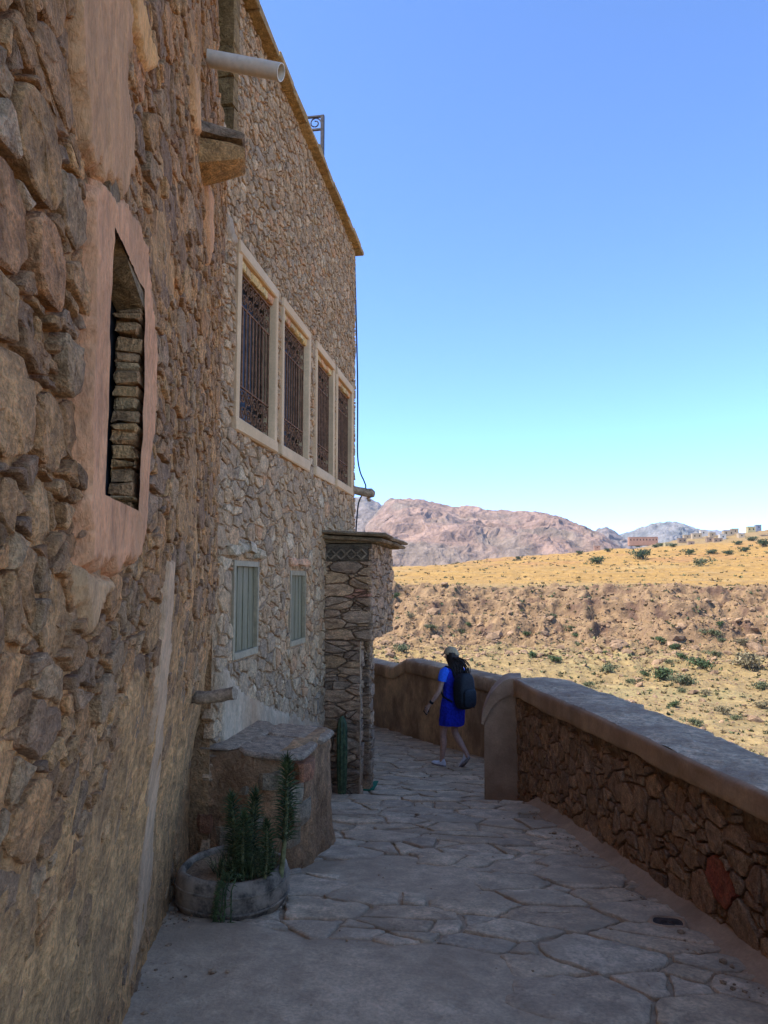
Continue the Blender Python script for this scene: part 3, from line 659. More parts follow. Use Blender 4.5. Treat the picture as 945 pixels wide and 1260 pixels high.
def prot1(c, g):
    if c[0] > -.75 and c[1] > 4.36: return None
    if any(inside(pl, np.array([c[0]]), np.array([c[1]]))[0] for pl in PATCH_POLYS): return -.014
    p = g.normal(.002, .005)
    return float(np.clip(p - .005 * mudcover(*c), -.014, .016))
print('old house stones', stones(cl1, W1P, 'stone', old, prot1, STP, 43, 'stone', 'small_stones', 300, 26, dict(rough=.55, maxseg=.045, back=.06, bev=.006, tilt=.05), tint1))
# plaster patches that were trowelled over the stones; their edges dive into the wall
def poly_sd(poly, u, v):
    d = np.full(np.broadcast(u, v).shape, 1e9); n = len(poly)
    for k in range(n):
        a, b = np.array(poly[k]), np.array(poly[(k + 1) % n]); e = b - a
        t = np.clip(((u - a[0]) * e[0] + (v - a[1]) * e[1]) / (e @ e + 1e-12), 0, 1); d = np.minimum(d, np.hypot(u - a[0] - t * e[0], v - a[1] - t * e[1]))
    return np.where(inside(poly, u, v), d, -d)
def patch(name, pix, frame_uv, P, col, thick, step, parent, m='plaster', holes=(), wob=.02, lab=None, streak=1.0, seed=0):
    poly = [tuple(frame_uv(*q)) for q in pix]; A = np.array(poly); mg = .05
    us = np.arange(A[:, 0].min() - mg, A[:, 0].max() + mg, step); vs = np.arange(A[:, 1].min() - mg, A[:, 1].max() + mg, step * 1.2)
    for h in holes: us = np.unique(np.concatenate([us, h[:2]])); vs = np.unique(np.concatenate([vs, h[2:]]))
    U, Vv = np.meshgrid(us, vs, indexing='ij'); sd = poly_sd(poly, U, Vv) + wob * fbm(stk(U * 14, Vv * 9, U * 0), 4, 261 + seed) + wob * .5 * fbm(stk(U * 45, Vv * 30, U * 0), 3, 263 + seed)
    d = -.05 + (thick + .05) * sstep(-.022, .02, sd) + .006 * fbm(stk(U * 12, Vv * 6, U * 0), 4, 265) * streak + .003 * fbm(stk(U * 50, Vv * 16, U * 0), 3, 267) * streak
    V = P(U, Vv, d).reshape(-1, 3); n, m_ = U.shape; i, j = np.meshgrid(np.arange(n - 1), np.arange(m_ - 1), indexing='ij'); a = i * m_ + j
    Fc = np.stack([a, a + m_, a + m_ + 1, a + 1], -1).reshape(-1, 4); kp = (sd[:-1, :-1] > -.04)
    cu, cv = (U[:-1, :-1] + U[1:, 1:]) / 2, (Vv[:-1, :-1] + Vv[1:, 1:]) / 2
    for h in holes: kp &= ~((cu > h[0]) & (cu < h[1]) & (cv > h[2]) & (cv < h[3]))
    nn = fbm(stk(U * 6, Vv * 3, U * 0), 4, 269 + seed).reshape(-1, 1)
    o = obj(name, V, Fc[kp.ravel()], m, parent, tint=np.array(col) * (1 + .22 * nn), smooth=180)
    if lab: o['label'] = lab
    return o
PINK, ORG, TAN = (.56, .30, .175), (.49, .285, .155), (.50, .35, .24)
patch('plaster_surround', PATCH_PIX[0], uv1, W1P, PINK, .017, .007, old, holes=[SL], lab='pink plaster trowelled round the narrow window', wob=.034)
patch('plaster_patch', PATCH_PIX[1], uv1, W1P, ORG, .016, .009, old, wob=.04, lab='orange brown mud render above the narrow window', seed=3)
patch('plaster_patch', PATCH_PIX[2], uv1, W1P, (.60, .34, .14), .018, .011, old, wob=.025, seed=5)
patch('plaster_patch', PATCH_PIX[3], uv1, W1P, (.56, .33, .17), .019, .015, old, wob=.02, seed=6)
patch('plaster_patch', PATCH_PIX[4], uv1, lambda u, v, d: W1P(u, v, d), TAN, .012, .010, old, wob=.030, lab='pale plaster drip running down the wall', seed=7)
patch('plaster_patch', PATCH_PIX[5], uv1, W1P, (.52, .34, .20), .015, .009, old, wob=.03, seed=8)
patch('plaster_patch', PATCH_PIX[6], uv1, W1P, (.55, .30, .16), .019, .015, old, wob=.02, seed=9)
# the slit window: deep jambs of small laid stones, lintel, iron bar
u0, u1, v0, v1 = SL
JP = [(.46, .28, .15), (.50, .31, .16), (.42, .25, .14), (.48, .33, .19), (.38, .24, .14)]
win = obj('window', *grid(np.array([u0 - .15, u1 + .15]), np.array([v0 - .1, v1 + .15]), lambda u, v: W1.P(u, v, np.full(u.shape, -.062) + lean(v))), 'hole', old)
frj = W1.P(np.array((u0 + u1) / 2), np.array(v0), np.array(0.))
yv = v0 - .02; g = np.random.default_rng(3)
while yv < v1 - .03:                                    # far jamb, course by course
    hh = g.uniform(.014, .045); dd = -.056
    while dd < -.02:
        ln = g.uniform(.06, .12); e1 = min(dd + ln, .013 + g.uniform(-.007, .002))
        mb = MB(); mb.box((u1 - .012 + g.uniform(-.012, .012), yv, dd), (u1 + .12, yv + hh - .005, e1 - .004), JP[g.integers(5)], None, .0035, .005)
        V = mb.v[0]; mb.v[0] = W1P(V[:, 0], V[:, 1], V[:, 2]); mb.build('jamb_stone', 'stone', win, smooth=35); dd += ln
    yv += hh
mb = MB(); mb.box((u0 - .10, v0 - .3, -.06), (u0, v1 + .1, -.01), (.36, .24, .15), None, .004, .01); mb.box((u0 - .1, v0 - .10, -.06), (u1 + .1, v0 - .012, .008), (.45, .27, .18), None, .004, .01)
V = np.concatenate(mb.v); mb.v = [W1P(V[:, 0], V[:, 1], V[:, 2])]; mb.build('reveal', 'mud', win, smooth=35)
mb = MB(); lv = np.array([(u0 - .02, v1 + .01, -.06), (u1 + .03, v1 - .055, -.06), (u1 + .03, v1 - .05, .013), (u0 - .02, v1 + .03, .013), (u0 - .02, v1 + .14, -.06), (u1 + .03, v1 + .06, -.06), (u1 + .03, v1 + .06, .010), (u0 - .02, v1 + .14, .010)])
mb.add(W1P(lv[:, 0], lv[:, 1], lv[:, 2]), [[0, 1, 2, 3], [4, 7, 6, 5], [0, 4, 5, 1], [1, 5, 6, 2], [2, 6, 7, 3], [3, 7, 4, 0]], (.27, .20, .12)); mb.build('lintel', 'stone', win, smooth=30)
mb = MB(); mb.box((u0 + .105, v0, -.058), (u0 + .13, v1 - .06, -.042), (1, 1, 1), None, 0, .004); V = mb.v[0]; mb.v[0] = W1P(V[:, 0], V[:, 1], V[:, 2]); mb.build('frame', 'greywood', win)
for q in range(3):
    mb = MB(); pv = np.linspace(v0, v1 - .05, 40); x = u0 + .035 + .05 * q + .004 * np.sin(pv * 60 + q); mb.tube(W1P(x, pv, np.full(40, -.034)), .005, 6); mb.build('bar', 'iron', win, smooth=60)
for q in range(2):
    pv = np.linspace(0, 6.28 * 1.6, 40); rr = .004 + pv * .0035; mb = MB(); mb.tube(W1P(u0 + .06 + rr * np.cos(pv), v0 + .08 + q * .09 + rr * np.sin(pv), np.full(40, -.033)), .004, 5); mb.build('scroll', 'iron', win, smooth=60)

# white pipe, stone spout, timber end: each fixed in the wall but a thing of its own
def axis_pts(p, q, n): return p + (q - p) * np.linspace(0, 1, n)[:, None]
u, v = uv1(258, 69); p = W1P(np.array(u), np.array(v), np.array(-.12)); zc = (p - EYE) @ _f
d = ray(346, 89); q = EYE + d * ((zc - .12) / (d @ _f))
ax = (q - p) / np.linalg.norm(q - p); mb = MB()
n = 20; th = np.arange(n) * 2 * math.pi / n; a1 = np.cross(ax, _z); a1 /= np.linalg.norm(a1); b1 = np.cross(a1, ax); ro, ri = .040, .036
rings = [(p, ro), (q, ro), (q, ri), (p + ax * .1, ri)]
V = np.concatenate([c + r * (np.cos(th)[:, None] * a1 + np.sin(th)[:, None] * b1) for c, r in rings])
obj('drain_pipe', V, [[k * n + j, k * n + (j + 1) % n, (k + 1) * n + (j + 1) % n, (k + 1) * n + j] for k in range(3) for j in range(n)], 'pvc', smooth=50)
tag(bpy.data.objects['drain_pipe'], 'white plastic drain pipe jutting from the top of the old wall', 'pipe')
u, v = uv1(252, 195); spo = thing('stone_spout', 'brown stone spout capped by a dark slab jutting from old wall', 'spout', W1.P(np.array(u), np.array(v), np.array(0.)))
def rock_block(nm, pts, dz0, dz1, m, tint, parent, sub=3, seed=1, amp=.012, nscale=9):
    """a rough block: plan outline swept between two height profiles, roughened"""
    pts = np.array(pts, float); n = len(pts); lay = np.linspace(0, 1, sub + 2); V = []
    for t in lay:
        for k in range(n):
            e = .94 if t in (0, 1) else 1.0; c = pts[:, :2].mean(0); x, y = c + (pts[k, :2] - c) * e; V.append((x, y, dz0[k] + (dz1[k] - dz0[k]) * t))
    V = np.array(V); F = [[l * n + k, l * n + (k + 1) % n, (l + 1) * n + (k + 1) % n, (l + 1) * n + k] for l in range(sub + 1) for k in range(n)] + [list(range(n))[::-1], [(sub + 1) * n + k for k in range(n)]]
    V = V + amp * stk(fbm(V * nscale, 3, seed), fbm(V * nscale, 3, seed + 3), .6 * fbm(V * nscale, 3, seed + 6))
    return obj(nm, V, F, m, parent, tint=tint, smooth=35)
def outline(base, tip, w0, w1, z, n=5):
    base, tip = np.array(base), np.array(tip); a = (tip - base); s = np.array([-a[1], a[0]]) / np.linalg.norm(a); o = []
    for t in np.linspace(0, 1, n): o.append(base + a * t + s * (w0 + (w1 - w0) * t) / 2)
    for t in np.linspace(1, 0, n): o.append(base + a * t - s * (w0 + (w1 - w0) * t) / 2)
    return np.array(o)
bp = W1.P(np.array(u), np.array(v), np.array(-.15)); zc = (bp - EYE) @ _f; d = ray(303, 195); tp = EYE + d * ((zc + .05) / (d @ _f))
o = outline(bp[:2], tp[:2], .27, .15, 0); zz = float(bp[2]); m_ = len(o)
rock_block('trough', o, np.full(m_, zz - .115) + np.r_[np.linspace(0, .085, 5) ** 1.0, np.linspace(.085, 0, 5)], np.full(m_, zz + .05) - np.r_[np.linspace(0, .02, 5), np.linspace(.02, 0, 5)], 'stone', (.42, .26, .12), spo, 4, 11, .045, 6)
rock_block('cap_slab', outline(bp[:2], bp[:2] + (tp[:2] - bp[:2]) * .97, .34, .20, 0), np.full(m_, zz + .058), np.full(m_, zz + .125) - np.r_[np.linspace(0, .03, 5), np.linspace(.03, 0, 5)], 'schist', (.20, .16, .13), spo, 2, 15, .04, 6)
# timber end above the bench
u, v = uv1(240, 858); p = W1P(np.array(-.62), np.array(.98), np.array(-.1)); zc = 3.95
d = ray(238, 859); p = EYE + d * (3.95 / (d @ _f)); d = ray(288, 854); q = EYE + d * (3.9 / (d @ _f)); p = p - (q - p) * .35
mb = MB(); t = np.linspace(0, 1, 9); mb.tube(p + (q - p) * t[:, None] + .004 * np.c_[np.sin(t * 9), np.cos(t * 7), np.sin(t * 8)], np.full(9, .034) + .003 * np.sin(t * 20), 11)
mb.v[0] += .006 * fbm(mb.v[0] * 30, 2, 5)[:, None]
tag(mb.build('timber_beam', 'greywood', smooth=45), 'short grey round timber end sticking out above the mud bench', 'beam')

# ================================================================== THE NEWER HOUSE (four grilled windows)
W2 = Fr((-1.75, 0, 0), (0, 1, 0), (1, 0, 0)); H2Y0, H2Y1, H2TOP = 4.40, 8.80, 5.66
house2 = thing('stone_house', 'tan rubble stone house with four grilled upper windows and slab roof edge', 'house', (-1.9, 6.6, -.8))
WIN = [(4.68, 5.57), (5.71, 6.60), (6.83, 7.63), (7.74, 8.63)]; WZ = (2.58, 3.86)
SW = [(4.72, 5.23, 1.03, 1.69), (6.06, 6.56, 1.00, 1.64)]
RC = (4.14, 4.58, 4.56, H2TOP - .02)                     # tall slot beside the old wall
holes2 = [(a, b, WZ[0], WZ[1]) for a, b in WIN] + SW + [RC]
us = np.unique(np.concatenate([np.arange(H2Y0 - .34, H2Y0 - .02, .03), np.arange(H2Y0 - .02, H2Y1, .03), [H2Y1]] + [h[:2] for h in holes2])); vs = np.unique(np.concatenate([np.arange(-1.2, H2TOP, .03), [H2TOP]] + [h[2:] for h in holes2]))
def W2P(u, v, d): return W2.P(u, v, d + .012 * fbm(stk(u * .8, v * .8, u * 0), 2, 303))
def keep2(u, v):
    r = ~((u < H2Y0 - .02) & (v < 4.40))
    for h in holes2: r &= ~((u > h[0]) & (u < h[1]) & (v > h[2]) & (v < h[3]))
    return r
def d2(u, v): return -.013 + .011 * fbm(stk(u * 8, v * 8, u * 0), 4, 311)
U_, V_ = np.meshgrid(us, vs, indexing='ij'); k = fbm(stk(U_ * 1.2, V_ * 1.2, U_ * 0), 4, 313).reshape(-1, 1)
Vw, Fw = grid(us, vs, lambda u, v: W2P(u, v, d2(u, v)), keep2)
obj('wall', Vw, Fw, 'mud', house2, tint=np.array([.44, .31, .20]) * (1 + .2 * k), smooth=180)
V, F = prism([(-1.97, 4.05), (-1.97, 8.78), (-3.1, 14.6), (-9, 14.6), (-9, 4.05)], -3.5, H2TOP - .04)
obj('rear_wall', V, F, 'dirt', house2)
V, F = prism([(-1.757, 8.798), (-1.97, 8.798), (-1.97, 8.74), (-1.768, 8.74)], -1.2, H2TOP - .02); obj('corner', V, F, 'mud', house2, tint=(.33, .25, .18))
us_r = np.linspace(-.45, 0, 12); vs_r = np.arange(-1.0, 4.6, .05)
Vr, Fr_ = grid(us_r, vs_r, lambda u, v: stk(-1.757 + u, H2Y0 - .018 + .02 * fbm(stk(u * 6, v * 6, u * 0), 3, 317), v)); obj('return_wall', Vr, Fr_, 'mud', house2, tint=(.36, .23, .125), smooth=180)
S2P = [(.43, .31, .21), (.39, .285, .20), (.45, .33, .225), (.36, .275, .20), (.42, .295, .19), (.47, .345, .235), (.34, .26, .195), (.40, .30, .22), (.44, .30, .195), (.48, .37, .265)]
def r2(u, v, q): up = sstep(2.4, 3.6, v); return (.018 + .034 * q + .045 * np.clip(q - .6, 0, 1)) * (1 - .25 * up) * np.where(v < 2.5, 1.15, 1)
cl2 = cells(H2Y0 - .32, H2Y1, -1.0, H2TOP, r2, 1.25, .009, 61, 50000, holes=[(h[0] - .012, h[1] + .012, h[2] - .012, h[3] + .012) for h in holes2], nb=18)
pale_uv = [W2.uv(*q) for q in ((283, 345), (277, 390), (260, 640), (335, 655))]
def tint2(c, A, g):
    q = g.random()
    if q < .035: return np.array([.46, .28, .17]) * g.uniform(.9, 1.1)
    if q < .07: return np.array([.33, .265, .21]) * g.uniform(.9, 1.1)
    if q < .12: return np.array([.52, .43, .33]) * g.uniform(.9, 1.1)
render_poly = [(272, 815), (282, 830), (300, 850), (330, 868), (362, 880), (396, 890), (400, 930), (272, 930)]
rp = [W2.uv(*q) for q in render_poly]
def prot2(c, g): return None if (c[0] < H2Y0 and c[1] < 4.45) else float(np.clip(g.normal(.005, .004), -.004, .014))
print('house stones', stones(cl2, W2P, 'stone2', house2, prot2, S2P, 63, 'stone', 'small_stones', 300, 28, dict(rough=.5, maxseg=.06, back=.05, bev=.007, tilt=.06), tint2))
patch('plaster_patch', render_poly, W2.uv, W2P, (.44, .36, .285), .018, .02, house2, m='plaster', wob=.05, lab='grey cement render smeared at the foot of the wall', seed=11)
patch('plaster_patch', [(276, 255), (286, 268), (292, 300), (288, 305), (280, 290)], W2.uv, W2P, (.38, .33, .28), .018, .02, house2, wob=.02, seed=12)
# lintels of the two small windows
g = np.random.default_rng(9)
def block(nm, fr, a, b, m, tint, parent, jit=.004, bev=.012, amp=.0): return MB().box(a, b, tint, fr, jit, bev).build(nm, m, parent, smooth=40)
for k in range(4): block('lintel_stone', W2, (4.62 + k * .17, 1.72 + [.0, .03, .03, -.01][k], -.03), (4.62 + k * .17 + .158, 1.79 + [.0, .03, .03, -.01][k], .032), 'stone2', np.array([.46, .40, .32]) * g.uniform(.85, 1.1), house2, .009)
for k in range(3): block('lintel_stone', W2, (6.0 + k * .21, 1.685, -.03), (6.0 + k * .21 + .2, 1.745, .03), 'stone2', np.array([.56, .34, .23]) * g.uniform(.9, 1.08), house2, .006)
# the four grilled windows
BARM = None
for wi, (a, b) in enumerate(WIN):
    z0, z1 = WZ; fw = .058; wpos = thing  # surround pieces stand 3 cm proud of the stone
    w = box_part('window', (a + .01, z0 + .01, -.125), (b - .01, z1 - .01, -.105), 'glass', house2, W2, 0)
    e = .014 + .002 * wi
    for nm, lo, hi in (('jamb', (a - .006, z0, -.10), (a + fw, z1 + .012, e)), ('jamb', (b - fw, z0, -.10), (b + .006, z1 + .012, e)), ('sill', (a - .015, z0 - .02, -.10), (b + .015, z0 + fw + .015, e + .006)), ('header', (a - .012, z1 - .06, -.10), (b + .012, z1 + .03, e + .004))):
        mb = MB().box(lo, hi, None, None, .0, .010); V = mb.v[0]; V += .003 * rng.normal(0, 1, V.shape); mb.v[0] = W2.P(V[:, 0], V[:, 1], V[:, 2]); mb.build(nm, 'frame', w, smooth=40)
    n = 6; LBP = [(.50, .36, .17), (.52, .30, .16), (.46, .26, .16), (.50, .40, .22), (.42, .30, .17)]
    for k in range(n):
        x0 = a + fw + (b - a - 2 * fw) * k / n; x1 = a + fw + (b - a - 2 * fw) * (k + 1) / n
        block('lintel_brick', W2, (x0 + .003, z1 - .125, -.10), (x1 - .003, z1 - .064, -.008), 'brick', LBP[g.integers(5)], w, .004, .008)
    ga, gb, g0, g1 = a + fw + .003, b - fw - .003, z0 + fw + .02, z1 - .13; hB, hT = g0 + (g1 - g0) * .24, g0 + (g1 - g0) * .78
    for z in (g0 + .008, hB, hT, g1 - .008):
        MB().box((ga, z - .007, -.047), (gb, z + .007, -.033), None, W2, 0, .002).build('rail', 'bronze', w)
    nb_ = 11
    for k in range(nb_):
        x = ga + .012 + (gb - ga - .024) * k / (nb_ - 1)
        MB().box((x - .008, hB + .008, -.046), (x + .008, hT - .008, -.034), None, W2, 0, .002).build('bar', 'bronze', w)
    for lo, hi, nm in ((g0 + .016, hB - .008, 'scrollwork'), (hT + .008, g1 - .016, 'scrollwork')):
        mb = MB(); nc, nr_ = 6, 2; cw, ch = (gb - ga) / nc, (hi - lo) / nr_; th = np.linspace(0, 6.28 * 1.35, 15)
        for i in range(nc):
            for j in range(nr_):
                cx, cz = ga + (i + .5) * cw, lo + (j + .5) * ch; sg = 1 if (i + j) % 2 else -1; rr = min(cw, ch) * (.46 - .34 * th / th[-1])
                mb.tube(W2.P(cx + sg * rr * np.cos(th), cz + rr * np.sin(th), np.full(15, -.040)), .0055, 5, cap=False)
                mb.tube(W2.P(np.array([cx - cw * .48, cx + cw * .48]), np.array([cz - ch * .48, cz + ch * .48]) * 1.0, np.full(2, -.040)), .0045, 4, cap=False)
        for i in range(nc + 1): mb.tube(W2.P(np.full(2, ga + i * cw), np.array([lo, hi]), np.full(2, -.040)), .0045, 4, cap=False)
        mb.build(nm, 'bronze', w)
# two small glazed windows almost flush with the stone
for a, b, z0, z1 in SW:
    w = box_part('window', (a, z0, -.05), (b, z1, -.03), 'pane', house2, W2, 0)
    f = .028
    for lo, hi in (((a, z0, -.028), (a + f, z1, .004)), ((b - f, z0, -.028), (b, z1, .004)), ((a + f, z0, -.028), (b - f, z0 + f * 1.6, .006)), ((a + f, z1 - f * 1.4, -.028), (b - f, z1, .004))):
        MB().box(lo, hi, None, W2, .0015, .003).build('frame', 'sash', w, smooth=40)
    for k in range(3):
        x = a + f + (b - a - 2 * f) * (k + 1) / 4; MB().box((x - .005, z0 + f * 1.6, -.0295), (x + .005, z1 - f * 1.4, -.024), None, W2, 0, .002).build('glazing_bar', 'pane', w)
# the tall slot: timber leaf and far jamb
a, b, z0, z1 = RC
w = box_part('window', (a - .05, z0 + .0, -.20), (a + .26, z1 + .01, -.17), 'wood', house2, W2, .004)
w['label'] = 'tall slot with a weathered timber leaf beside the old wall'
for k in range(5):
    zz0 = z0 - .02 + (z1 - z0) * k / 5; block('jamb_stone', W2, (b - .07, zz0 + .004, -.21), (b + .03, zz0 + (z1 - z0) / 5, .012), 'stone2', np.array([.22, .15, .07]) * g.uniform(.8, 1.1), w, .006, .012)
    block('leaf_board', W2, (a - .05, zz0, -.165), (a + .25, zz0 + (z1 - z0) / 5 - .006, -.11 + .01 * g.random()), 'wood', np.array([1, 1, 1]), w, .004, .01)
box_part('recess_back', (3.8, 4.35, -.235), (4.72, H2TOP - .01, -.212), 'wood', house2, W2, 0)
MB().box((-2.4, 3.3, 5.66), (-1.50, 4.38, 5.72), (.36, .26, .17), None, .004, .01).build('notch_lid', 'stone', old, smooth=40)  # lid added above the view, keeps sun and sky out of the notch
# roof edge slabs, overhanging
y = H2Y0 - .35
while y < H2Y1 + .02:
    ln = g.uniform(.26, .5); y1 = min(y + ln, H2Y1 + .10)
    if H2Y1 + .1 - y1 < .15: y1 = H2Y1 + .10
    mb = MB().box((-1.98, y + .002, H2TOP + .002), (-1.655 + g.uniform(-.007, .007), y1 - .002, H2TOP + .055 + g.uniform(-.003, .004)), (.36, .27, .15) * np.array(g.uniform(.8, 1.15)), None, .004, .008)
    mb.build('roof_slab', 'stone2', house2, smooth=40); y = y1
    if y >= H2Y1 + .099: break
# wrought iron railing panel on the roof
d = ray(396, 150); P = EYE + d * (9.0 / (d @ _f)); P = on_plane(388, 190, (-1.86, 0, 0), (1, 0, 0)); ry = 7.05
rail = thing('roof_railing', 'black ornate iron railing end standing on the roof edge', 'railing', (-1.84, ry, H2TOP + .06))
px0 = on_plane(397, 142, (0, ry, 0), (0, 1, 0)); rx1, rzt = float(px0[0]), float(px0[2])
rx1 = min(rx1, -1.70); rx0 = rx1 - .62
for x in (rx0, rx1): MB().box((x - .018, ry - .018, H2TOP + .03), (x + .018, ry + .018, rzt), None, None, 0, .003).build('post', 'iron', rail)
for z in (rzt - .008, rzt - .15, H2TOP + .16): MB().box((rx0 + .018, ry - .012, z - .01), (rx1 - .018, ry + .012, z + .01), None, None, 0, .002).build('rail', 'iron', rail)
for k in range(1, 5): MB().tube([(rx0 + (rx1 - rx0) * k / 5, ry, H2TOP + .16), (rx0 + (rx1 - rx0) * k / 5, ry, rzt - .15)], .008, 6).build('baluster', 'iron', rail)
th = np.linspace(0, 6.28 * 1.3, 20)
for k in range(4):
    cx = rx0 + (rx1 - rx0) * (k + .5) / 4; rr = .062 - .04 * th / th[-1]; MB().tube(stk(cx + rr * np.cos(th), ry + 0 * th, rzt - .079 + rr * np.sin(th)), .007, 5).build('scroll', 'iron', rail)
# cable down the corner, timber spout at the corner
pts = [on_plane(px, py, (-1.70, 0, 0), (1, 0, 0)) for px, py in ((431, 303), (432, 360), (434, 430), (436, 500), (437, 560))] 
cx = [(436, 303, 8.84), (437.5, 360, 8.9), (439, 420, 8.95), (440, 470, 8.97), (440, 520, 8.97), (440, 560, 8.95), (443, 580, 8.95), (448, 592, 8.95), (450, 600, 8.95), (445, 610, 8.95), (441, 620, 8.95), (439, 640, 8.95), (438, 655, 8.9)]
cp = np.array([EYE + ray(a, b) * (c / (ray(a, b)[1])) for a, b, c in cx])
tt = np.linspace(0, len(cp) - 1, 70); i0 = np.clip(tt.astype(int), 0, len(cp) - 2); f_ = (tt - i0)[:, None]
def cr_spline(p, i, f):
    a, b, c, d = p[np.clip(i - 1, 0, len(p) - 1)], p[i], p[i + 1], p[np.clip(i + 2, 0, len(p) - 1)]
    return .5 * (2 * b + (c - a) * f + (2 * a - 5 * b + 4 * c - d) * f ** 2 + (3 * b - a - 3 * c + d) * f ** 3)
tag(MB().tube(cr_spline(cp, i0, f_), .0095, 6).build('cable', 'cable', smooth=60), 'black cable hanging loosely down the corner of the house', 'cable')
p = np.array([-1.95, 8.72, 2.69]); d = ray(461, 608); q = EYE + d * (8.9 / d[1]); mb = MB(); t = np.linspace(0, 1, 10)
mb.tube(p + (q - p) * t[:, None], np.array([.05, .05, .055, .05, .05, .048, .05, .055, .06, .035]), 10); mb.v[0] += .012 * fbm(mb.v[0] * 18, 3, 6)[:, None] * np.array([0.3, 1, 1])
sp = mb.build('timber_spout', 'greywood', smooth=50); tag(sp, 'grey timber spout jutting from the corner of the house', 'spout')
mb = MB(); mb.tube([q + [-.09, 0, -.04], q + [-.07, 0, -.075], q + [-.05, 0, -.085]], [.02, .018, .012], 7); mb.build('hook', 'greywood', sp)

# ================================================================== the door portal
portal = thing('door_portal', 'dark schist door portal with slab cornice and lozenge frieze', 'portal', (-1.5, 8.0, -.85))
SCP = [(.30, .21, .15), (.26, .19, .14), (.33, .23, .16), (.28, .21, .16), (.36, .25, .17), (.23, .17, .13), (.32, .22, .14)]
YA = 7.32; XP, XH = -1.385, -1.275                         # near face; right edge of the shaft and of the wider head
def core(name, a, b, tint=(.19, .145, .11)): return MB().box(a, b, tint, None, 0, .01).build(name, 'mud', portal)
core('pier_core', (-1.80, YA + .03, -1.1), (XP - .03, YA + .11, .96)); core('pier_core', (-1.80, 8.55, -1.1), (-1.53, 8.74, .98)); core('head_core', (-1.80, YA + .03, .962), (XH - .03, 8.74, 1.92))
def sch_r(u, v, q): return np.where(q < .6, .010 + .02 * q, .022 + .05 * (q - .6) / .4)
def face(fr, u0, u1, v0, v1, seed, holes=(), lim=120, asp=2.6, pal=SCP, nm='stone'):
    cl = cells(u0, u1, v0, v1, sch_r, asp, .007, seed, 5000, holes=holes, nb=16)
    def tf(c, A, g):
        if fr is FA and abs(c[1] - 1.42) < .05 and -1.52 < c[0] < -1.3: return (.33, .185, .14)
    stones(cl, fr.P, 'schist', portal, lambda c, g: float(np.clip(g.normal(.006, .008), -.008, .022)), pal, seed + 1, nm, 'small_stones', lim, 40, dict(rough=.6, maxseg=.06, back=.04, bev=.007, tilt=.08), tf)
FA = Fr((0, YA, 0), (1, 0, 0), (0, -1, 0)); FB = Fr((XP, 0, 0), (0, 1, 0), (1, 0, 0)); FH = Fr((XH, 0, 0), (0, 1, 0), (1, 0, 0)); FC = Fr((0, 8.52, 0), (1, 0, 0), (0, -1, 0)); FD = Fr((-1.50, 0, 0), (0, 1, 0), (1, 0, 0)); FE = Fr((XP, YA + .48, 0), (-1, 0, 0), (0, 1, 0))
ZF0, ZF1 = 1.765, 1.875                                    # the frieze of lozenges
face(FA, -1.76, XP, -.85, .955, 71); face(FA, -1.76, XH, .965, ZF0 - .015, 72); face(FB, YA, YA + .13, -.85, .955, 73, lim=60); face(FH, YA, 8.76, .965, 1.93, 74, lim=80)
face(FC, -1.76, -1.50, -1.1, .96, 75, lim=60); face(FD, 8.52, 8.76, -1.1, .96, 76, lim=40)
mb = MB(); mb.box((-1.75, YA - .001, ZF0 - .01), (XH, YA + .028, ZF1 + .05), (.10, .085, .07), None, 0, .004); fz = mb.build('frieze', 'schist', portal)
nL, wL = 4, .105
for k in range(nL):
    x = -1.745 + k * wL; zc = (ZF0 + ZF1) / 2; hh = (ZF1 - ZF0) / 2 - .006
    for sx, sz in ((0, 1), (0, -1), (1, 1), (1, -1)):
        a = np.array([x + (0 if sx == 0 else wL), zc]); b = np.array([x + wL / 2, zc + sz * hh]); n_ = np.array([-(b - a)[1], (b - a)[0]]); n_ /= np.linalg.norm(n_); t = .0065
        q = [a - n_ * t, b - n_ * t, b + n_ * t, a + n_ * t]; V = np.array([(c[0], YA - .022, c[1]) for c in q] + [(c[0], YA + .01, c[1]) for c in q])
        obj('lozenge_stone', V, [[0, 1, 2, 3], [7, 6, 5, 4], [0, 4, 5, 1], [1, 5, 6, 2], [2, 6, 7, 3], [3, 7, 4, 0]], 'schist', fz, tint=np.array([.21, .175, .14]) * rng.uniform(.85, 1.15))
for k in range(6): block('frieze_stone', None, (-1.31 + .006, YA - .014, ZF0 + k * .019 - .002), (XH + .002, YA + .02, ZF0 + k * .019 + .015), 'schist', np.array(SCP[g.integers(7)]) * 1.05, fz, .002, .004)
# cornice: thin slabs in two courses, the upper further out
for lay, (z, ov) in enumerate(((1.935, .05), (1.975, .13), (2.02, .19))):
    y = YA - ov
    while y < 8.8:
        ln = g.uniform(.3, .55); e = g.uniform(-.03, .03)
        V = outline((-1.78, y + ln / 2), (XH + ov + e, y + ln / 2 + g.uniform(-.03, .03)), ln - .01, ln - .02 - .05 * g.random(), 0)
        rock_block('cornice_slab', V, np.full(10, z) - np.r_[np.linspace(0, .035, 5), np.linspace(.035, 0, 5)] * (lay > 0), np.full(10, z + .036) - np.r_[np.linspace(0, .035, 5), np.linspace(.035, 0, 5)] * (lay > 0), 'schist', np.array([.22, .175, .125]) * g.uniform(.8, 1.15), portal, 1, 400 + int(y * 50) + lay, .012); y += ln
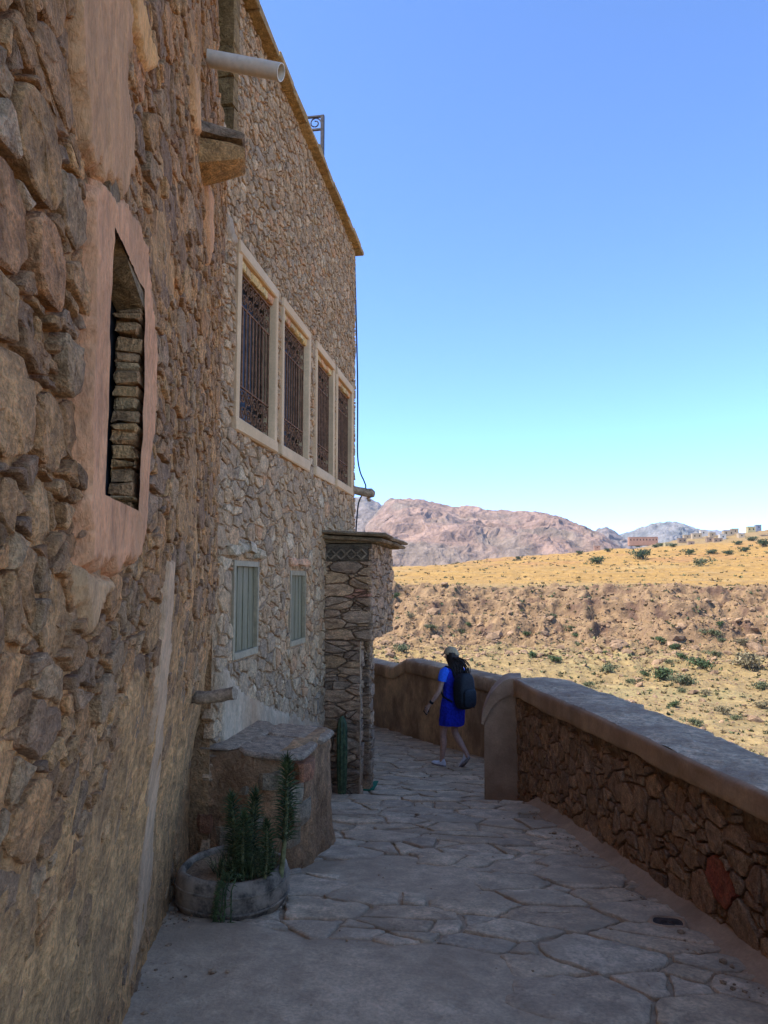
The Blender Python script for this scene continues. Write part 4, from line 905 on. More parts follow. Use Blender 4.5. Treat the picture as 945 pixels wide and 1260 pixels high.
# pale mortar edge on the shaft's corner
mb = MB(); zz = np.linspace(-.55, .95, 26); mb.tube(stk(XP - .004 + .006 * vnoise(stk(zz * 9, zz * 0, zz * 0), 3), YA + .002 + zz * 0, zz), .008 + .005 * vnoise(stk(zz * 17, zz * 0 + 4, zz * 0), 5), 6, (.36, .31, .26)); mb.build('mortar_edge', 'plaster', portal, smooth=60)
MB().box((-1.775, 7.47, -1.0), (-1.755, 8.28, .95), (1, 1, 1)).build('door', 'wood', portal)
# green ribbed stem against the pier, mat at the doorway
cp_ = on_plane(421, 950, (0, YA - .12, 0), (0, 1, 0)); zt = float(on_plane(421, 880, (0, YA - .12, 0), (0, 1, 0))[2]); zb = float(gz_(YA - .13)) ; x0 = float(cp_[0])
zb = float(gz_(STEP_Y - .06)) + .0; n = 48; th = np.arange(n) * 2 * math.pi / n; zs = np.array([0, .04, .12, .25, .4, .5, .56, .6, .615]) / .615; rs = np.array([.034, .038, .042, .046, .047, .046, .040, .022, .004])
V = np.concatenate([stk(x0 + r * (1 + .14 * np.cos(8 * th)) * np.cos(th), YA - .13 + r * (1 + .14 * np.cos(8 * th)) * np.sin(th), np.full(n, zb - .005 + (zt - zb) * z)) for z, r in zip(zs, rs)])
tag(obj('cactus', V, [[k * n + j, k * n + (j + 1) % n, (k + 1) * n + (j + 1) % n, (k + 1) * n + j] for k in range(len(zs) - 1) for j in range(n)], 'cactus', smooth=60), 'narrow dark green ribbed column standing against the portal pier', 'cactus')
c4 = [ground_hit(*q) for q in ((446, 973.5), (460, 973.5), (466, 963), (446, 963))]
c4 = np.array([c[:2] for c in c4])
us = np.linspace(0, 1, 9)
V, F = grid(us, us, lambda u, v: (lambda x, y: stk(x, y, gz_(y) + .018 + .006 * np.sin(u * 9) * v))(c4[0][0] * (1 - u) * (1 - v) + c4[1][0] * u * (1 - v) + c4[2][0] * u * v + c4[3][0] * (1 - u) * v, c4[0][1] * (1 - u) * (1 - v) + c4[1][1] * u * (1 - v) + c4[2][1] * u * v + c4[3][1] * (1 - u) * v))
o = obj('door_mat', V, F, 'mat'); sm_ = o.modifiers.new('thickness', 'SOLIDIFY'); sm_.thickness = .014; tag(o, 'green mat on the ground at the portal doorway', 'mat')

# ================================================================== the near parapet
A0 = np.array([1.08, 3.47]); B0 = np.array([.145, 8.02]); dv = (B0 - A0) / np.linalg.norm(B0 - A0); LP = np.linalg.norm(B0 - A0)
PF = Fr((*A0, 0), (-dv[0], -dv[1], 0), (-dv[1], dv[0], 0))                 # u runs back towards the viewer; d points to the path
par = thing('parapet_wall', 'dark rubble stone parapet with tan plaster lip and grey coping', 'wall', (A0[0] * .6 + B0[0] * .4 + .2, 5.2, -.35))
UB = 8.2                                                                      # how far it runs on behind the viewer
def ztop(u): return np.interp(u, [-LP, 0, 2.5], [.535, .672, .70]) + .012 * vnoise(stk(np.asarray(u) * 2.5, np.asarray(u) * 0, np.asarray(u) * 0), 4)
def lip(u): return np.interp(u, [-LP, 0], [.185, .115]) + .01 * vnoise(stk(np.asarray(u) * 3, np.asarray(u) * 0, np.asarray(u) * 0 + 2), 6)
def gpar(u): return gz_(A0[1] - u * dv[1])
us = np.arange(-LP, UB, .05); vt = np.linspace(0, 1, 34)
V, F = grid(us, vt, lambda u, v: PF.P(u, (gpar(u) - .3) * (1 - v) + (ztop(u) - .1) * v, -.022 + .016 * fbm(stk(u * 9, v * 9, u * 0), 4, 501)))
obj('wall_core', V, F, 'mud', par, tint=(.20, .135, .09), smooth=180)
V, F = grid(us, np.linspace(0, 1, 12), lambda u, v: PF.P(u, -6 * (1 - v) + (ztop(u) - .05) * v, -.40 + .03 * fbm(stk(u * 2, v * 9, u * 0), 3, 503)))
obj('outer_face', V, F, 'mud', par, tint=(.30, .21, .14), smooth=180)
PP = [(.29, .185, .13), (.25, .17, .125), (.32, .21, .14), (.24, .165, .13), (.35, .235, .16), (.29, .205, .155), (.27, .18, .12), (.33, .23, .17)]
def pr(u, v, q): return np.where(q < .55, .024 + .03 * q, .042 + .065 * (q - .55) / .45)
clp = cells(-LP + .0, 2.2, -1.0, .66, pr, 1.3, .012, 81, 7000, nb=18)
clp = [(p, A) for p, A in clp if (p[:, 1] < ztop(p[:, 0]) - lip(p[:, 0]) + .03).all() and p[:, 1].mean() > gpar(p[:, 0].mean()) - .1]
red = PF.uv(882, 1085)
def tintp(c, A, g):
    if np.hypot(c[0] - red[0], c[1] - red[1]) < .075: return (.30, .085, .055)
print('parapet stones', stones(clp, PF.P, 'stone', par, lambda c, g: float(np.clip(g.normal(.008, .005), -.004, .02)), PP, 83, 'stone', 'small_stones', 300, 28, dict(rough=.5, maxseg=.05, back=.05, bev=.006, tilt=.045), tintp))
# plaster lip and coping top
us = np.arange(-LP - .02, UB, .035)
def lip_pts(u, v):
    zt, lp = ztop(u), lip(u); n = .009 * fbm(stk(u * 5, v * 2, u * 0), 3, 511) + .004 * fbm(stk(u * 26, v * 5, u * 0), 3, 512)
    prof_d = np.interp(v, [0, .12, .25, .85, 1], [-.02, .028, .04, .045, .025]); prof_z = np.interp(v, [0, .12, .25, .85, 1], [0, -.006, .012, .93, 1.0])
    return PF.P(u, zt - lp * (1 - prof_z), prof_d + n)
V, F = grid(us, np.linspace(0, 1, 11), lip_pts); obj('plaster_lip', V, F, 'plaster_lip', par, smooth=180)
def outer(u): return -.40 - .035 * fbm(stk(u * 1.6, u * 0, u * 0 + 7), 3, 521) - .075 * sstep(-2.3, -2.45, u) * sstep(-LP, -LP + .6, u) - .03 * sstep(-1.2, -1.25, u)
def cop_pts(u, v):
    n = .012 * fbm(stk(u * 6, v * 3, u * 0), 4, 531) + .008 * fbm(stk(u * 24, v * 12, u * 0), 3, 533)
    d = .026 + (outer(u) - .026) * np.clip(v, 0, 1); z = ztop(u) + .012 * np.sin(np.clip(v, 0, 1) * math.pi) + n - .10 * sstep(.965, 1.0, v) - .0015
    return PF.P(u, z - .13 * (v > 1.001), d + .05 * (v > 1.001))
V, F = grid(us, np.concatenate([np.linspace(0, 1, 26), [1.01]]), cop_pts); obj('coping', V, F, 'coping', par, smooth=180)
# plastered end pier with the coping curling down over it
def slab_poly(nm, poly, y0, y1, m, parent, ny=9, amp=.006, seg=.03):
    P_ = []
    for k in range(len(poly)):
        a, b = np.array(poly[k], float), np.array(poly[(k + 1) % len(poly)], float); ns = max(1, int(np.linalg.norm(b - a) / seg))
        for t in range(ns): P_.append(a + (b - a) * t / ns)
    P_ = np.array(P_); n = len(P_); V = []; c = P_.mean(0)
    ys = np.linspace(y0, y1, ny)
    for k, y in enumerate(ys):
        e = 1 - (.02 if k in (0, ny - 1) else 0); Q = c + (P_ - c) * e; V.append(stk(Q[:, 0], np.full(n, y), Q[:, 1]))
    V = np.concatenate(V); V = V + amp * stk(fbm(V * 7, 3, 541), fbm(V * 7, 3, 542), fbm(V * 7, 3, 543))
    F = [[k * n + j, k * n + (j + 1) % n, (k + 1) * n + (j + 1) % n, (k + 1) * n + j] for k in range(ny - 1) for j in range(n)] + [list(range(n)), [(ny - 1) * n + j for j in range(n)][::-1]]
    return obj(nm, V, F, m, parent, smooth=50)
slab_poly('end_pier', [(-.205, -1.2), (.16, -1.2), (.16, .38), (.07, .385), (-.02, .34), (-.10, .26), (-.165, .15), (-.195, .06)], 8.0, 8.42, 'plaster_lip', par)
arc = [(.20, .36), (.10, .365), (.05, .36), (-.03, .315), (-.11, .235), (-.175, .125), (-.20, .05)]
arc_o = [(-.225, .06), (-.215, .15), (-.175, .27), (-.115, .38), (-.045, .46), (.02, .515), (.07, .537), (.20, .54)]
slab_poly('end_cap', arc + arc_o, 7.965, 8.47, 'plaster_lip', par, 9, .006, .025)
# mud fillet along the foot and the drain hole in it
us = np.arange(-LP, UB, .04)
def fil(u, v):
    w = .15 + .035 * fbm(stk(u * 2.2, u * 0, u * 0), 3, 551); d = -.01 + w * v; n = .006 * fbm(stk(u * 8, v * 3, u * 0), 3, 553)
    y = A0[1] - u * dv[1]
    return PF.P(u, gz_(y) + .055 * (1 - v) ** 1.6 + .012 * (1 - v) + n - .015 * sstep(.85, 1, v), d)
us_f = us[(A0[1] - us * dv[1]) < STEP_Y - .02]
V, F = grid(us_f, np.linspace(0, 1, 9), fil); obj('mud_fillet', V, F, 'plaster_lip', par, smooth=180)
us_f = us[(A0[1] - us * dv[1]) > STEP_Y + .02]
V, F = grid(us_f, np.linspace(0, 1, 9), fil); obj('mud_fillet', V, F, 'plaster_lip', par, smooth=180)
h = ground_hit(822, 1139); th = np.linspace(0, 2 * math.pi, 19)[:-1]; cN = np.array([*h[:2], float(gz_(h[1]))]); mb = MB()
rings = [(.10, .002), (.090, .022), (.080, .024), (.074, .016), (.05, .0155), (0.001, .0155)]
V = np.concatenate([cN + stk(r * .95 * np.cos(th), r * np.sin(th) * .75, np.full(18, z) + .004 * np.sin(th * 3)) for r, z in rings])
F = [[k * 18 + j, k * 18 + (j + 1) % 18, (k + 1) * 18 + (j + 1) % 18, (k + 1) * 18 + j] for k in range(5) for j in range(18)]
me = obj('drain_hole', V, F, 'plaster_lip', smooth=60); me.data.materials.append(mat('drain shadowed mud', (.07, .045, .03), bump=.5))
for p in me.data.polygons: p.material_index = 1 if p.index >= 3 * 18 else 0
tag(me, 'round drain hole set in the mud fillet below the parapet', 'drain')

# ================================================================== the far parapet, ochre plaster
far = thing('parapet_wall', 'ochre plastered parapet with stepped pale coping behind the walking woman', 'wall', (-1.2, 12.4, -1.1))
fp = np.array([ground_hit(*q)[:2] for q in ((465, 893), (518, 910), (593, 931))]); fd = (fp[2] - fp[0]) / np.linalg.norm(fp[2] - fp[0])
knots = np.array([fp[0] - fd * 3.4, fp[0] - fd * .3, fp[1], fp[2], fp[2] + fd * .75, fp[2] + fd * 1.0 + np.array([.10, -.35]), np.array([.50, 8.9]), np.array([.34, 8.35])])
tt = np.linspace(0, len(knots) - 1, 220); i0 = np.clip(tt.astype(int), 0, len(knots) - 2); C2 = cr_spline(knots, i0, (tt - i0)[:, None])
S = np.concatenate([[0], np.cumsum(np.linalg.norm(np.diff(C2, axis=0), axis=1))]); T2 = np.gradient(C2, axis=0); T2 /= np.linalg.norm(T2, axis=1)[:, None]; N2 = np.stack([T2[:, 1], -T2[:, 0]], 1)   # N2 towards the path
N2 = np.where(((np.array([-1.5, 10.5]) - C2) * N2).sum(1)[:, None] > 0, N2, -N2)
s_at = lambda px: S[np.argmin([abs(proj((*c, -.1))[0] - px) for c in C2[:160]])]
sa, sb_ = s_at(484), s_at(500)
zt_l = float((EYE + ray(470, 819) * (13.6 / ray(470, 819)[1]))[2]); zt_h = float((EYE + ray(505, 813) * (12.9 / ray(505, 813)[1]))[2]); zt_r = float((EYE + ray(605, 833) * (11.4 / ray(605, 833)[1]))[2])
ZT = np.interp(S, [0, sa, sb_, s_at(600), S[-1]], [zt_l + .1, zt_l, zt_h, zt_r, zt_r - .25])
def sweep(nm, prof, m, seedn):
    """prof: list of (d, z) functions of the sample index; swept along the wall's line"""
    rows = []
    for d, z in prof:
        z = np.broadcast_to(z, S.shape); n = .012 * fbm(stk(S * 2.2, z * 2, S * 0), 4, seedn); rows.append(np.c_[C2 + N2 * (d + n)[:, None], z + n * .6])
    V = np.concatenate(rows); n = len(S); F = [[k * n + j, k * n + j + 1, (k + 1) * n + j + 1, (k + 1) * n + j] for k in range(len(prof) - 1) for j in range(n - 1)]
    return obj(nm, V, F, m, far, smooth=60)
sweep('wall_face', [(.0, gz_(C2[:, 1]) - .3)] + [(.0, (gz_(C2[:, 1]) - .05) * (1 - t) + (ZT - .2) * t) for t in np.linspace(0, 1, 9)] + [(-.02, ZT - .1)], 'plaster_far', 561)
sweep('coping', [(-.02, ZT - .215), (.035, ZT - .215), (.05, ZT - .19), (.05, ZT - .05), (.03, ZT - .005), (-.12, ZT + .01), (-.33, ZT), (-.35, ZT - .2), (-.33, ZT - .25)], 'plaster_far', 563)
sweep('outer_face', [(-.33, ZT - .2), (-.34, ZT - 1.5), (-.36, ZT - 5)], 'plaster_far', 565)

# ================================================================== mud bench at the foot of the house
bench = thing('mud_bench', 'rough mud and stone bench block with slab top beside the planter', 'bench', (-1.45, 4.6, -.22))
bo = np.array([(-2.2, 4.40), (-1.75, 4.40), (-1.5, 4.38), (-1.37, 4.40), (-1.29, 4.50), (-1.24, 4.66), (-1.21, 4.85), (-1.20, 5.0), (-1.20, 5.22), (-1.3, 5.26), (-1.7, 5.26), (-2.2, 5.2)])
btop = .575
zs = np.linspace(0, 1, 16); V = []; nb2 = 72
tt = np.linspace(0, len(bo), nb2, endpoint=False); i0 = tt.astype(int); fr_ = (tt - i0)[:, None]; bo2 = bo[i0] * (1 - fr_) + bo[(i0 + 1) % len(bo)] * fr_; bc = bo.mean(0)
for z in zs:
    f = 1.0 + .10 * (1 - z) ** 3 - .05 * z ** 4 - .05 * np.exp(-((z - .35) / .18) ** 2); q = bc + (bo2 - bc) * f; V.append(np.c_[q, gz_(q[:, 1]) * (1 - z) - .06 * (1 - z) + (btop - .055) * z])
V = np.concatenate(V); F = [[k * nb2 + j, k * nb2 + (j + 1) % nb2, (k + 1) * nb2 + (j + 1) % nb2, (k + 1) * nb2 + j] for k in range(15) for j in range(nb2)] + [[15 * nb2 + j for j in range(nb2)]]
nv = (V - np.array([*bc, 0])) * np.array([1, 1, 0]); nv /= np.linalg.norm(nv, axis=1)[:, None]
V = V + nv * (.035 * fbm(V * 4.5, 4, 571) + .02 * ridged(V * 9, 3, 573))[:, None]
q = fbm(V * 3.2, 4, 575)[:, None]
obj('block', V, F, 'mud', bench, tint=np.array([.33, .20, .115]) * (1 + .5 * q), smooth=180)
g = np.random.default_rng(77)
for (x0, x1, y0, y1, z, t, c) in ((-2.15, -1.56, 4.38, 5.24, btop - .03, .03, .9), (-1.6, -1.18, 4.37, 4.86, btop - .075, .04, 1.0), (-1.58, -1.17, 4.85, 5.26, btop - .078, .045, 1.1), (-2.1, -1.3, 4.40, 5.2, btop - .092, .03, .75)):
    n = 20; th = np.linspace(0, 2 * math.pi, n, endpoint=False); rx, ry_ = (x1 - x0) / 2, (y1 - y0) / 2
    sq = (np.abs(np.cos(th)) ** 5 + np.abs(np.sin(th)) ** 5) ** (-1 / 5); o = np.c_[(x0 + x1) / 2 + rx * sq * np.cos(th), (y0 + y1) / 2 + ry_ * sq * np.sin(th)]
    sl = -.03 * (o[:, 0] - x0) / (x1 - x0)
    rock_block('top_slab', o, z + sl, z + t + sl, 'stone', np.array([.34, .275, .225]) * c, bench, 2, 580 + int(c * 10), .014, 7)
fr_b = Fr((-1.05, 0, 0), (0, 1, 0), (1, 0, 0))
BP = [(.33, .29, .22), (.30, .25, .19), (.36, .31, .24), (.36, .17, .10)]
bs = [((-1.31, -.0), .16, .11), ((-1.25, .13), .2, .10), ((-1.30, .25), .22, .12), ((-1.23, .38), .18, .11), ((-1.42, .36), .16, .09), ((-1.45, .12), .12, .07), ((-1.62, .02), .2, .12), ((-1.8, .10), .16, .1), ((-1.55, .3), .1, .05)]
for k, ((x, z), w_, h_) in enumerate(bs):
    t = math.atan2(4.2 - 4.6, x + 1.45) if x > -1.3 else None
    yb = np.interp(x, bo[:5, 0], bo[:5, 1]) if x < -1.16 else 4.56
    th = np.linspace(0, 6.28, 12, endpoint=False); rr = 1 + .18 * g.normal(0, 1, 12)
    o = np.c_[x + w_ / 2 * rr * np.cos(th), yb + .05 + .075 * np.sin(th) * rr]
    if x > -1.32: o = np.c_[x + .0 + .06 * np.cos(th), yb + .12 + w_ * .8 * np.sin(th)]
    rock_block('stone', o, np.full(12, z - h_ / 2), np.full(12, z + h_ / 2), 'stone', np.array(BP[k % 4]) * g.uniform(.8, 1.1), bench, 2, 600 + k, .02, 8)

# ================================================================== tyre planter and its plants
pc = ground_hit(289, 1112); pc = np.array([-1.40, 3.84]); pz = float(gz_(pc[1]))
pl = thing('tyre_planter', 'weathered grey tyre planter filled with earth beside the old wall', 'planter', (*pc, pz))
n = 64; th = np.arange(n) * 2 * math.pi / n
prof = [(.245, .0), (.275, .012), (.288, .05), (.292, .10), (.288, .145), (.276, .18), (.262, .197), (.246, .196), (.238, .18), (.240, .14), (.245, .08)]
V = np.concatenate([stk(pc[0] + r * np.cos(th) * (1 + .012 * np.sin(2 * th)), pc[1] + r * np.sin(th), np.full(n, pz + z) + .006 * np.sin(th * 3 + 1)) for r, z in prof])
V = V + .004 * fbm(V * 20, 3, 611)[:, None]
obj('tyre', V, [[k * n + j, k * n + (j + 1) % n, (k + 1) * n + (j + 1) % n, (k + 1) * n + j] for k in range(len(prof) - 1) for j in range(n)], 'rubber', pl, smooth=70)
for zr, rr in ((.055, .2905), (.135, .2905)): MB().tube(stk(pc[0] + rr * np.cos(np.append(th, th[0])), pc[1] + rr * np.sin(np.append(th, th[0])), np.full(n + 1, pz + zr) + .006 * np.sin(np.append(th, th[0]) * 3 + 1)), .006, 6, cap=False).build('tread_rib', 'rubber', pl, smooth=60)
rs = np.linspace(0.004, 1, 12); V = np.concatenate([stk(pc[0] + r * .246 * np.cos(th), pc[1] + r * .246 * np.sin(th), np.full(n, pz + .165)) for r in rs]); V[:, 2] += .02 * fbm(V * 12, 3, 613)
obj('soil', V, [[k * n + j, k * n + (j + 1) % n, (k + 1) * n + (j + 1) % n, (k + 1) * n + j] for k in range(11) for j in range(n)], 'dirt', pl, smooth=180)
def needle(mb, p, d, L, w, droop=.25):
    d = d / np.linalg.norm(d); s = np.cross(d, _z); s /= np.linalg.norm(s) + 1e-9; nrm = np.cross(s, d)
    m1 = p + d * L * .5 + nrm * L * .06; e = p + d * L - _z * L * droop * .4
    mb.add([p - s * w * .5, p + s * w * .5, m1 + s * w * .5, m1 - s * w * .5, e, p + nrm * w * .3, m1 + nrm * w * .35], [[0, 5, 6, 3], [5, 1, 2, 6], [3, 6, 4], [6, 2, 4]])
g = np.random.default_rng(21)
plant = thing('spiky_plant', 'tall spiky dark green succulent stems growing in the tyre planter', 'plant', (pc[0] + .06, pc[1], pz + .16))
def stem(base, top, r0, leaf0, nl, L, mat_, bend):
    base, top = np.array(base), np.array(top); t = np.linspace(0, 1, 14); ax_ = base + (top - base) * t[:, None] + np.array(bend) * (np.sin(t * math.pi))[:, None]
    so = MB().tube(ax_, r0 * (1 - .55 * t), 7, (.16, .14, .09)).build('stem', 'leaf2', plant, smooth=60); mb = MB()
    for k in range(nl):
        f = leaf0 + (1 - leaf0) * (k / nl); i = min(12, int(f * 13)); p = ax_[i] + (ax_[i + 1] - ax_[i]) * (f * 13 - i); tg = ax_[i + 1] - ax_[i]; tg /= np.linalg.norm(tg)
        a = k * 2.39996; s = np.array([math.cos(a), math.sin(a), 0]); up = .35 + .9 * max(0, f - .8) / .2 + g.normal(0, .1)
        needle(mb, p, s + tg * up, L * g.uniform(.75, 1.1) * (1 - .35 * max(0, f - .85) / .15), .0105, .2)
    for k in range(10): needle(mb, ax_[-1], np.array([g.normal(0, .35), g.normal(0, .35), 1]), L * .7, .006, 0)
    mb.build('leaves', mat_, so, kind='stuff')
b0 = pz + .16
def at(px, py, y): return EYE + ray(px, py) * (y / ray(px, py)[1])
tt_ = at(353, 938, 3.78); stem((tt_[0] - .03, 3.80, b0), tt_, .015, .30, 230, .098, 'leaf', (.012, 0, 0))
tt_ = at(314, 978, 3.84); stem((tt_[0] - .02, 3.86, b0), tt_, .014, .15, 190, .085, 'leaf', (-.01, 0, 0))
tt_ = at(284, 982, 3.88); stem((tt_[0] + .03, 3.86, b0), tt_, .014, .12, 190, .082, 'leaf', (.012, .0, 0))
tt_ = at(300, 1005, 3.72); stem((tt_[0] - .01, 3.74, b0), tt_, .011, .12, 150, .075, 'leaf', (.0, .0, 0))
tt_ = at(328, 1015, 3.70); stem((tt_[0] - .01, 3.70, b0), tt_, .011, .1, 140, .07, 'leaf', (.01, .0, 0))
gr = thing('grass_tuft', 'tangled dry grass at the base of the spiky plant', 'grass', (pc[0] + .12, pc[1] - .05, b0)); mb = MB(); mb2 = MB()
for k in range(420):
    a = g.uniform(0, 6.28); r = .15 * math.sqrt(g.random()); p = np.array([pc[0] + .075 + r * 1.05 * math.cos(a), pc[1] - .02 + r * math.sin(a), b0])
    d = np.array([g.normal(0, .5), g.normal(0, .5), 1.0]); needle(mb if k % 3 else mb2, p, d, g.uniform(.06, .22), .0045, g.uniform(0, 1.4))
mb.build('green_blades', 'leaf', gr, kind='stuff'); mb2.build('dry_blades', 'leaf2', gr, kind='stuff')
tr = thing('trailing_plant', 'dark trailing plant spilling over the tyre rim to the ground', 'plant', (pc[0] + .05, pc[1] - .27, b0)); mb = MB()
for q in range(9):
    xo = g.normal(0, .022); pts = np.array([(pc[0] + .07 + xo, pc[1] - .14, b0 + .03), (pc[0] + .065 + xo, pc[1] - .23, b0 + .075), (pc[0] + .06 + xo, pc[1] - .297, b0 + .02), (pc[0] + .058 + xo * 1.2, pc[1] - .315, b0 - .08), (pc[0] + .06 + xo * 1.3, pc[1] - .33, pz + .015)])
    MB().tube(pts, .0035, 5).build('vine', 'leaf', tr)
    for k in range(34):
        f = g.uniform(0, 3.99); i = int(f); p = pts[i] + (pts[i + 1] - pts[i]) * (f - i); needle(mb, p, np.array([g.normal(0, 1), -abs(g.normal(0, .8)), g.normal(0, .8)]), g.uniform(.015, .035), .008, .3)
mb.build('leaves', 'leaf', tr, kind='stuff')

# ================================================================== the woman walking away
root = ground_hit(557, 944); FWD = R(52); ps = 1.0
per = thing('person', 'person in short blue dress and khaki cap walking away along path', 'person', root)
def pw(p):
    """body coordinates (right, forward, up) -> world"""
    p = np.asarray(p, float); f = np.array([-math.sin(FWD), math.cos(FWD)]); r = np.array([math.cos(FWD), math.sin(FWD)])
    return np.stack([root[0] + ps * (p[..., 0] * r[0] + p[..., 1] * f[0]), root[1] + ps * (p[..., 0] * r[1] + p[..., 1] * f[1]), gz_(root[1]) + ps * p[..., 2]], -1)
class Sk:
    def __init__(s): s.v, s.r, s.e = [], [], []
    def add(s, p, r, par=None):
        s.v.append(p); s.r.append(r); k = len(s.v) - 1
        if par is not None: s.e.append((par, k))
        return k
    def chain(s, par, *pr):
        for p, r in pr: par = s.add(p, r, par)
        return par
sk = Sk(); pel = sk.add((0, 0, .86), .10)
hd = sk.chain(pel, ((0, -.005, .98), .095), ((0, -.01, 1.10), .09), ((0, -.01, 1.22), .105), ((0, -.01, 1.32), .085), ((0, .0, 1.385), .05), ((0, .012, 1.44), .045), ((0, .022, 1.495), .075), ((0, .022, 1.55), .088), ((0, .018, 1.60), .07))
for sx, leg in ((-1, [(.085, .01, .80, .082), (.087, .05, .66, .074), (.087, .095, .50, .054), (.087, .098, .44, .05), (.086, .09, .34, .053), (.083, .11, .20, .04), (.08, .13, .10, .031), (.08, .15, .05, .030)]), (1, [(.085, .0, .80, .082), (.085, .02, .66, .074), (.085, .04, .50, .054), (.085, .02, .44, .05), (.083, -.045, .37, .053), (.08, -.135, .27, .04), (.078, -.205, .195, .031), (.078, -.215, .14, .030)])):
    sk.chain(pel, *[((sx * a, b, c), r) for a, b, c, r in leg])
HANDS = []
for sx, arm in ((-1, [(.09, -.01, 1.345, .06), (.16, -.01, 1.335, .05), (.195, .0, 1.25, .042), (.225, .02, 1.11, .034), (.232, .03, 1.07, .033), (.25, .10, .97, .031), (.272, .165, .885, .022), (.278, .19, .85, .024)]), (1, [(.09, -.01, 1.345, .06), (.16, -.01, 1.335, .05), (.195, -.01, 1.25, .042), (.225, .0, 1.11, .034), (.228, .02, 1.08, .033), (.215, .13, 1.09, .031), (.19, .22, 1.13, .022), (.185, .25, 1.15, .024)])):
    w = sk.chain(4, *[((sx * a, b, c), r) for a, b, c, r in arm]); a0 = np.array(arm[-2][:3]); a1 = np.array(arm[-1][:3]); ax = (a1 - a0) / np.linalg.norm(a1 - a0)
    side = np.array([0, 1, 0.0]) - ax * ax[1]; side /= np.linalg.norm(side); nrm = np.cross(ax, side); P0 = a1
    pm = P0 + ax * .035; S_ = lambda q: (sx * q[0], q[1], q[2]); k = sk.chain(w, (S_(pm), .023))
    for o_, L_ in ((-.024, .062), (-.008, .074), (.008, .078), (.024, .07)):
        b = pm + side * o_ * 1.0 + ax * .035; c1 = b + ax * L_ * .5 - nrm * .012; c2 = c1 + ax * L_ * .28 - nrm * .024
        sk.chain(k, (S_(b), .0095), (S_(c1), .0085), (S_(c2), .007))
    t0 = P0 + side * .03 + ax * .02; sk.chain(w, (S_(t0), .011), (S_(t0 + side * .018 + ax * .03 - nrm * .012), .0095), (S_(t0 + side * .016 + ax * .055 - nrm * .022), .008))
    HANDS.append((S_(pm + ax * .05 - nrm * .025), S_(ax)))
nose = sk.chain(hd - 2, ((0, .10, 1.50), .018))
me = bpy.data.meshes.new('body'); me.from_pydata([tuple(pw(v) - root) for v in sk.v], sk.e, [])
bo_ = bpy.data.objects.new('body', me); COL.objects.link(bo_); bo_.modifiers.new('skin', 'SKIN'); ss = bo_.modifiers.new('sub', 'SUBSURF'); ss.levels = ss.render_levels = 2
for k, r in enumerate(sk.r): me.skin_vertices[0].data[k].radius = (r * ps, r * ps)
me.skin_vertices[0].data[pel].use_root = True
dg = bpy.context.evaluated_depsgraph_get(); me2 = bpy.data.meshes.new_from_object(bo_.evaluated_get(dg)); bpy.data.objects.remove(bo_)
me2.name = 'body'; me2.materials.clear(); me2.materials.append(M['skin']); me2.shade_smooth()
bo_ = bpy.data.objects.new('body', me2); COL.objects.link(bo_); bo_.parent = per; WORLDPOS['body'] = np.array(root)
def rings(nm, prof, m, parent, n=36, close_top=False, smooth=70, fold=0, wr=0):
    if wr:
        pa = np.array(prof); t = np.linspace(0, len(pa) - 1, 52); prof = [tuple(np.interp(x, np.arange(len(pa)), pa[:, k]) for k in range(4)) for x in t]; n = 72
    th = np.arange(n) * 2 * math.pi / n; V = []
    for k, (z, rx, ry, yo) in enumerate(prof):
        f = 1 + fold * np.sin(th * 7 + 1) * max(0, (1.0 - z)) ** 1.2
        V.append(stk(rx * f * np.cos(th), yo + ry * f * np.sin(th), np.full(n, z) + (.012 * np.sin(th * 2 + 1) if fold and k == len(prof) - 1 else 0)))
    V = np.concatenate(V); F = [[k * n + j, k * n + (j + 1) % n, (k + 1) * n + (j + 1) % n, (k + 1) * n + j] for k in range(len(prof) - 1) for j in range(n)]
    if wr:
        w_ = wr * (ridged(V * np.array([16, 16, 9]) + V[:, [2, 0, 1]] * 5, 3, 701)); V[:, :2] *= (1 + (w_ / .15))[:, None]
    if close_top: F.append(list(range(n)))
    return obj(nm, pw(V), F, m, parent, smooth=smooth)
rings('dress', [(1.405, .062, .055, .0), (1.385, .105, .065, -.003), (1.365, .155, .082, -.008), (1.33, .178, .098, -.01), (1.27, .172, .115, -.005), (1.18, .160, .118, .0), (1.08, .143, .105, .0), (1.02, .148, .108, .0), (.94, .172, .128, -.005), (.86, .190, .145, -.008), (.77, .198, .150, -.002), (.68, .200, .152, .008), (.60, .196, .150, .012), (.585, .190, .145, .012)], 'dress', per, fold=.12, wr=.009)
for sx in (-1, 1):
    MB().tube(pw(np.array([(sx * .13, -.01, 1.345), (sx * .172, -.008, 1.33), (sx * .195, -.002, 1.27), (sx * .207, .004, 1.205)])), np.array([.062, .066, .064, .062]), 14, cap=False).build('sleeve', 'sleeve', per, smooth=60)
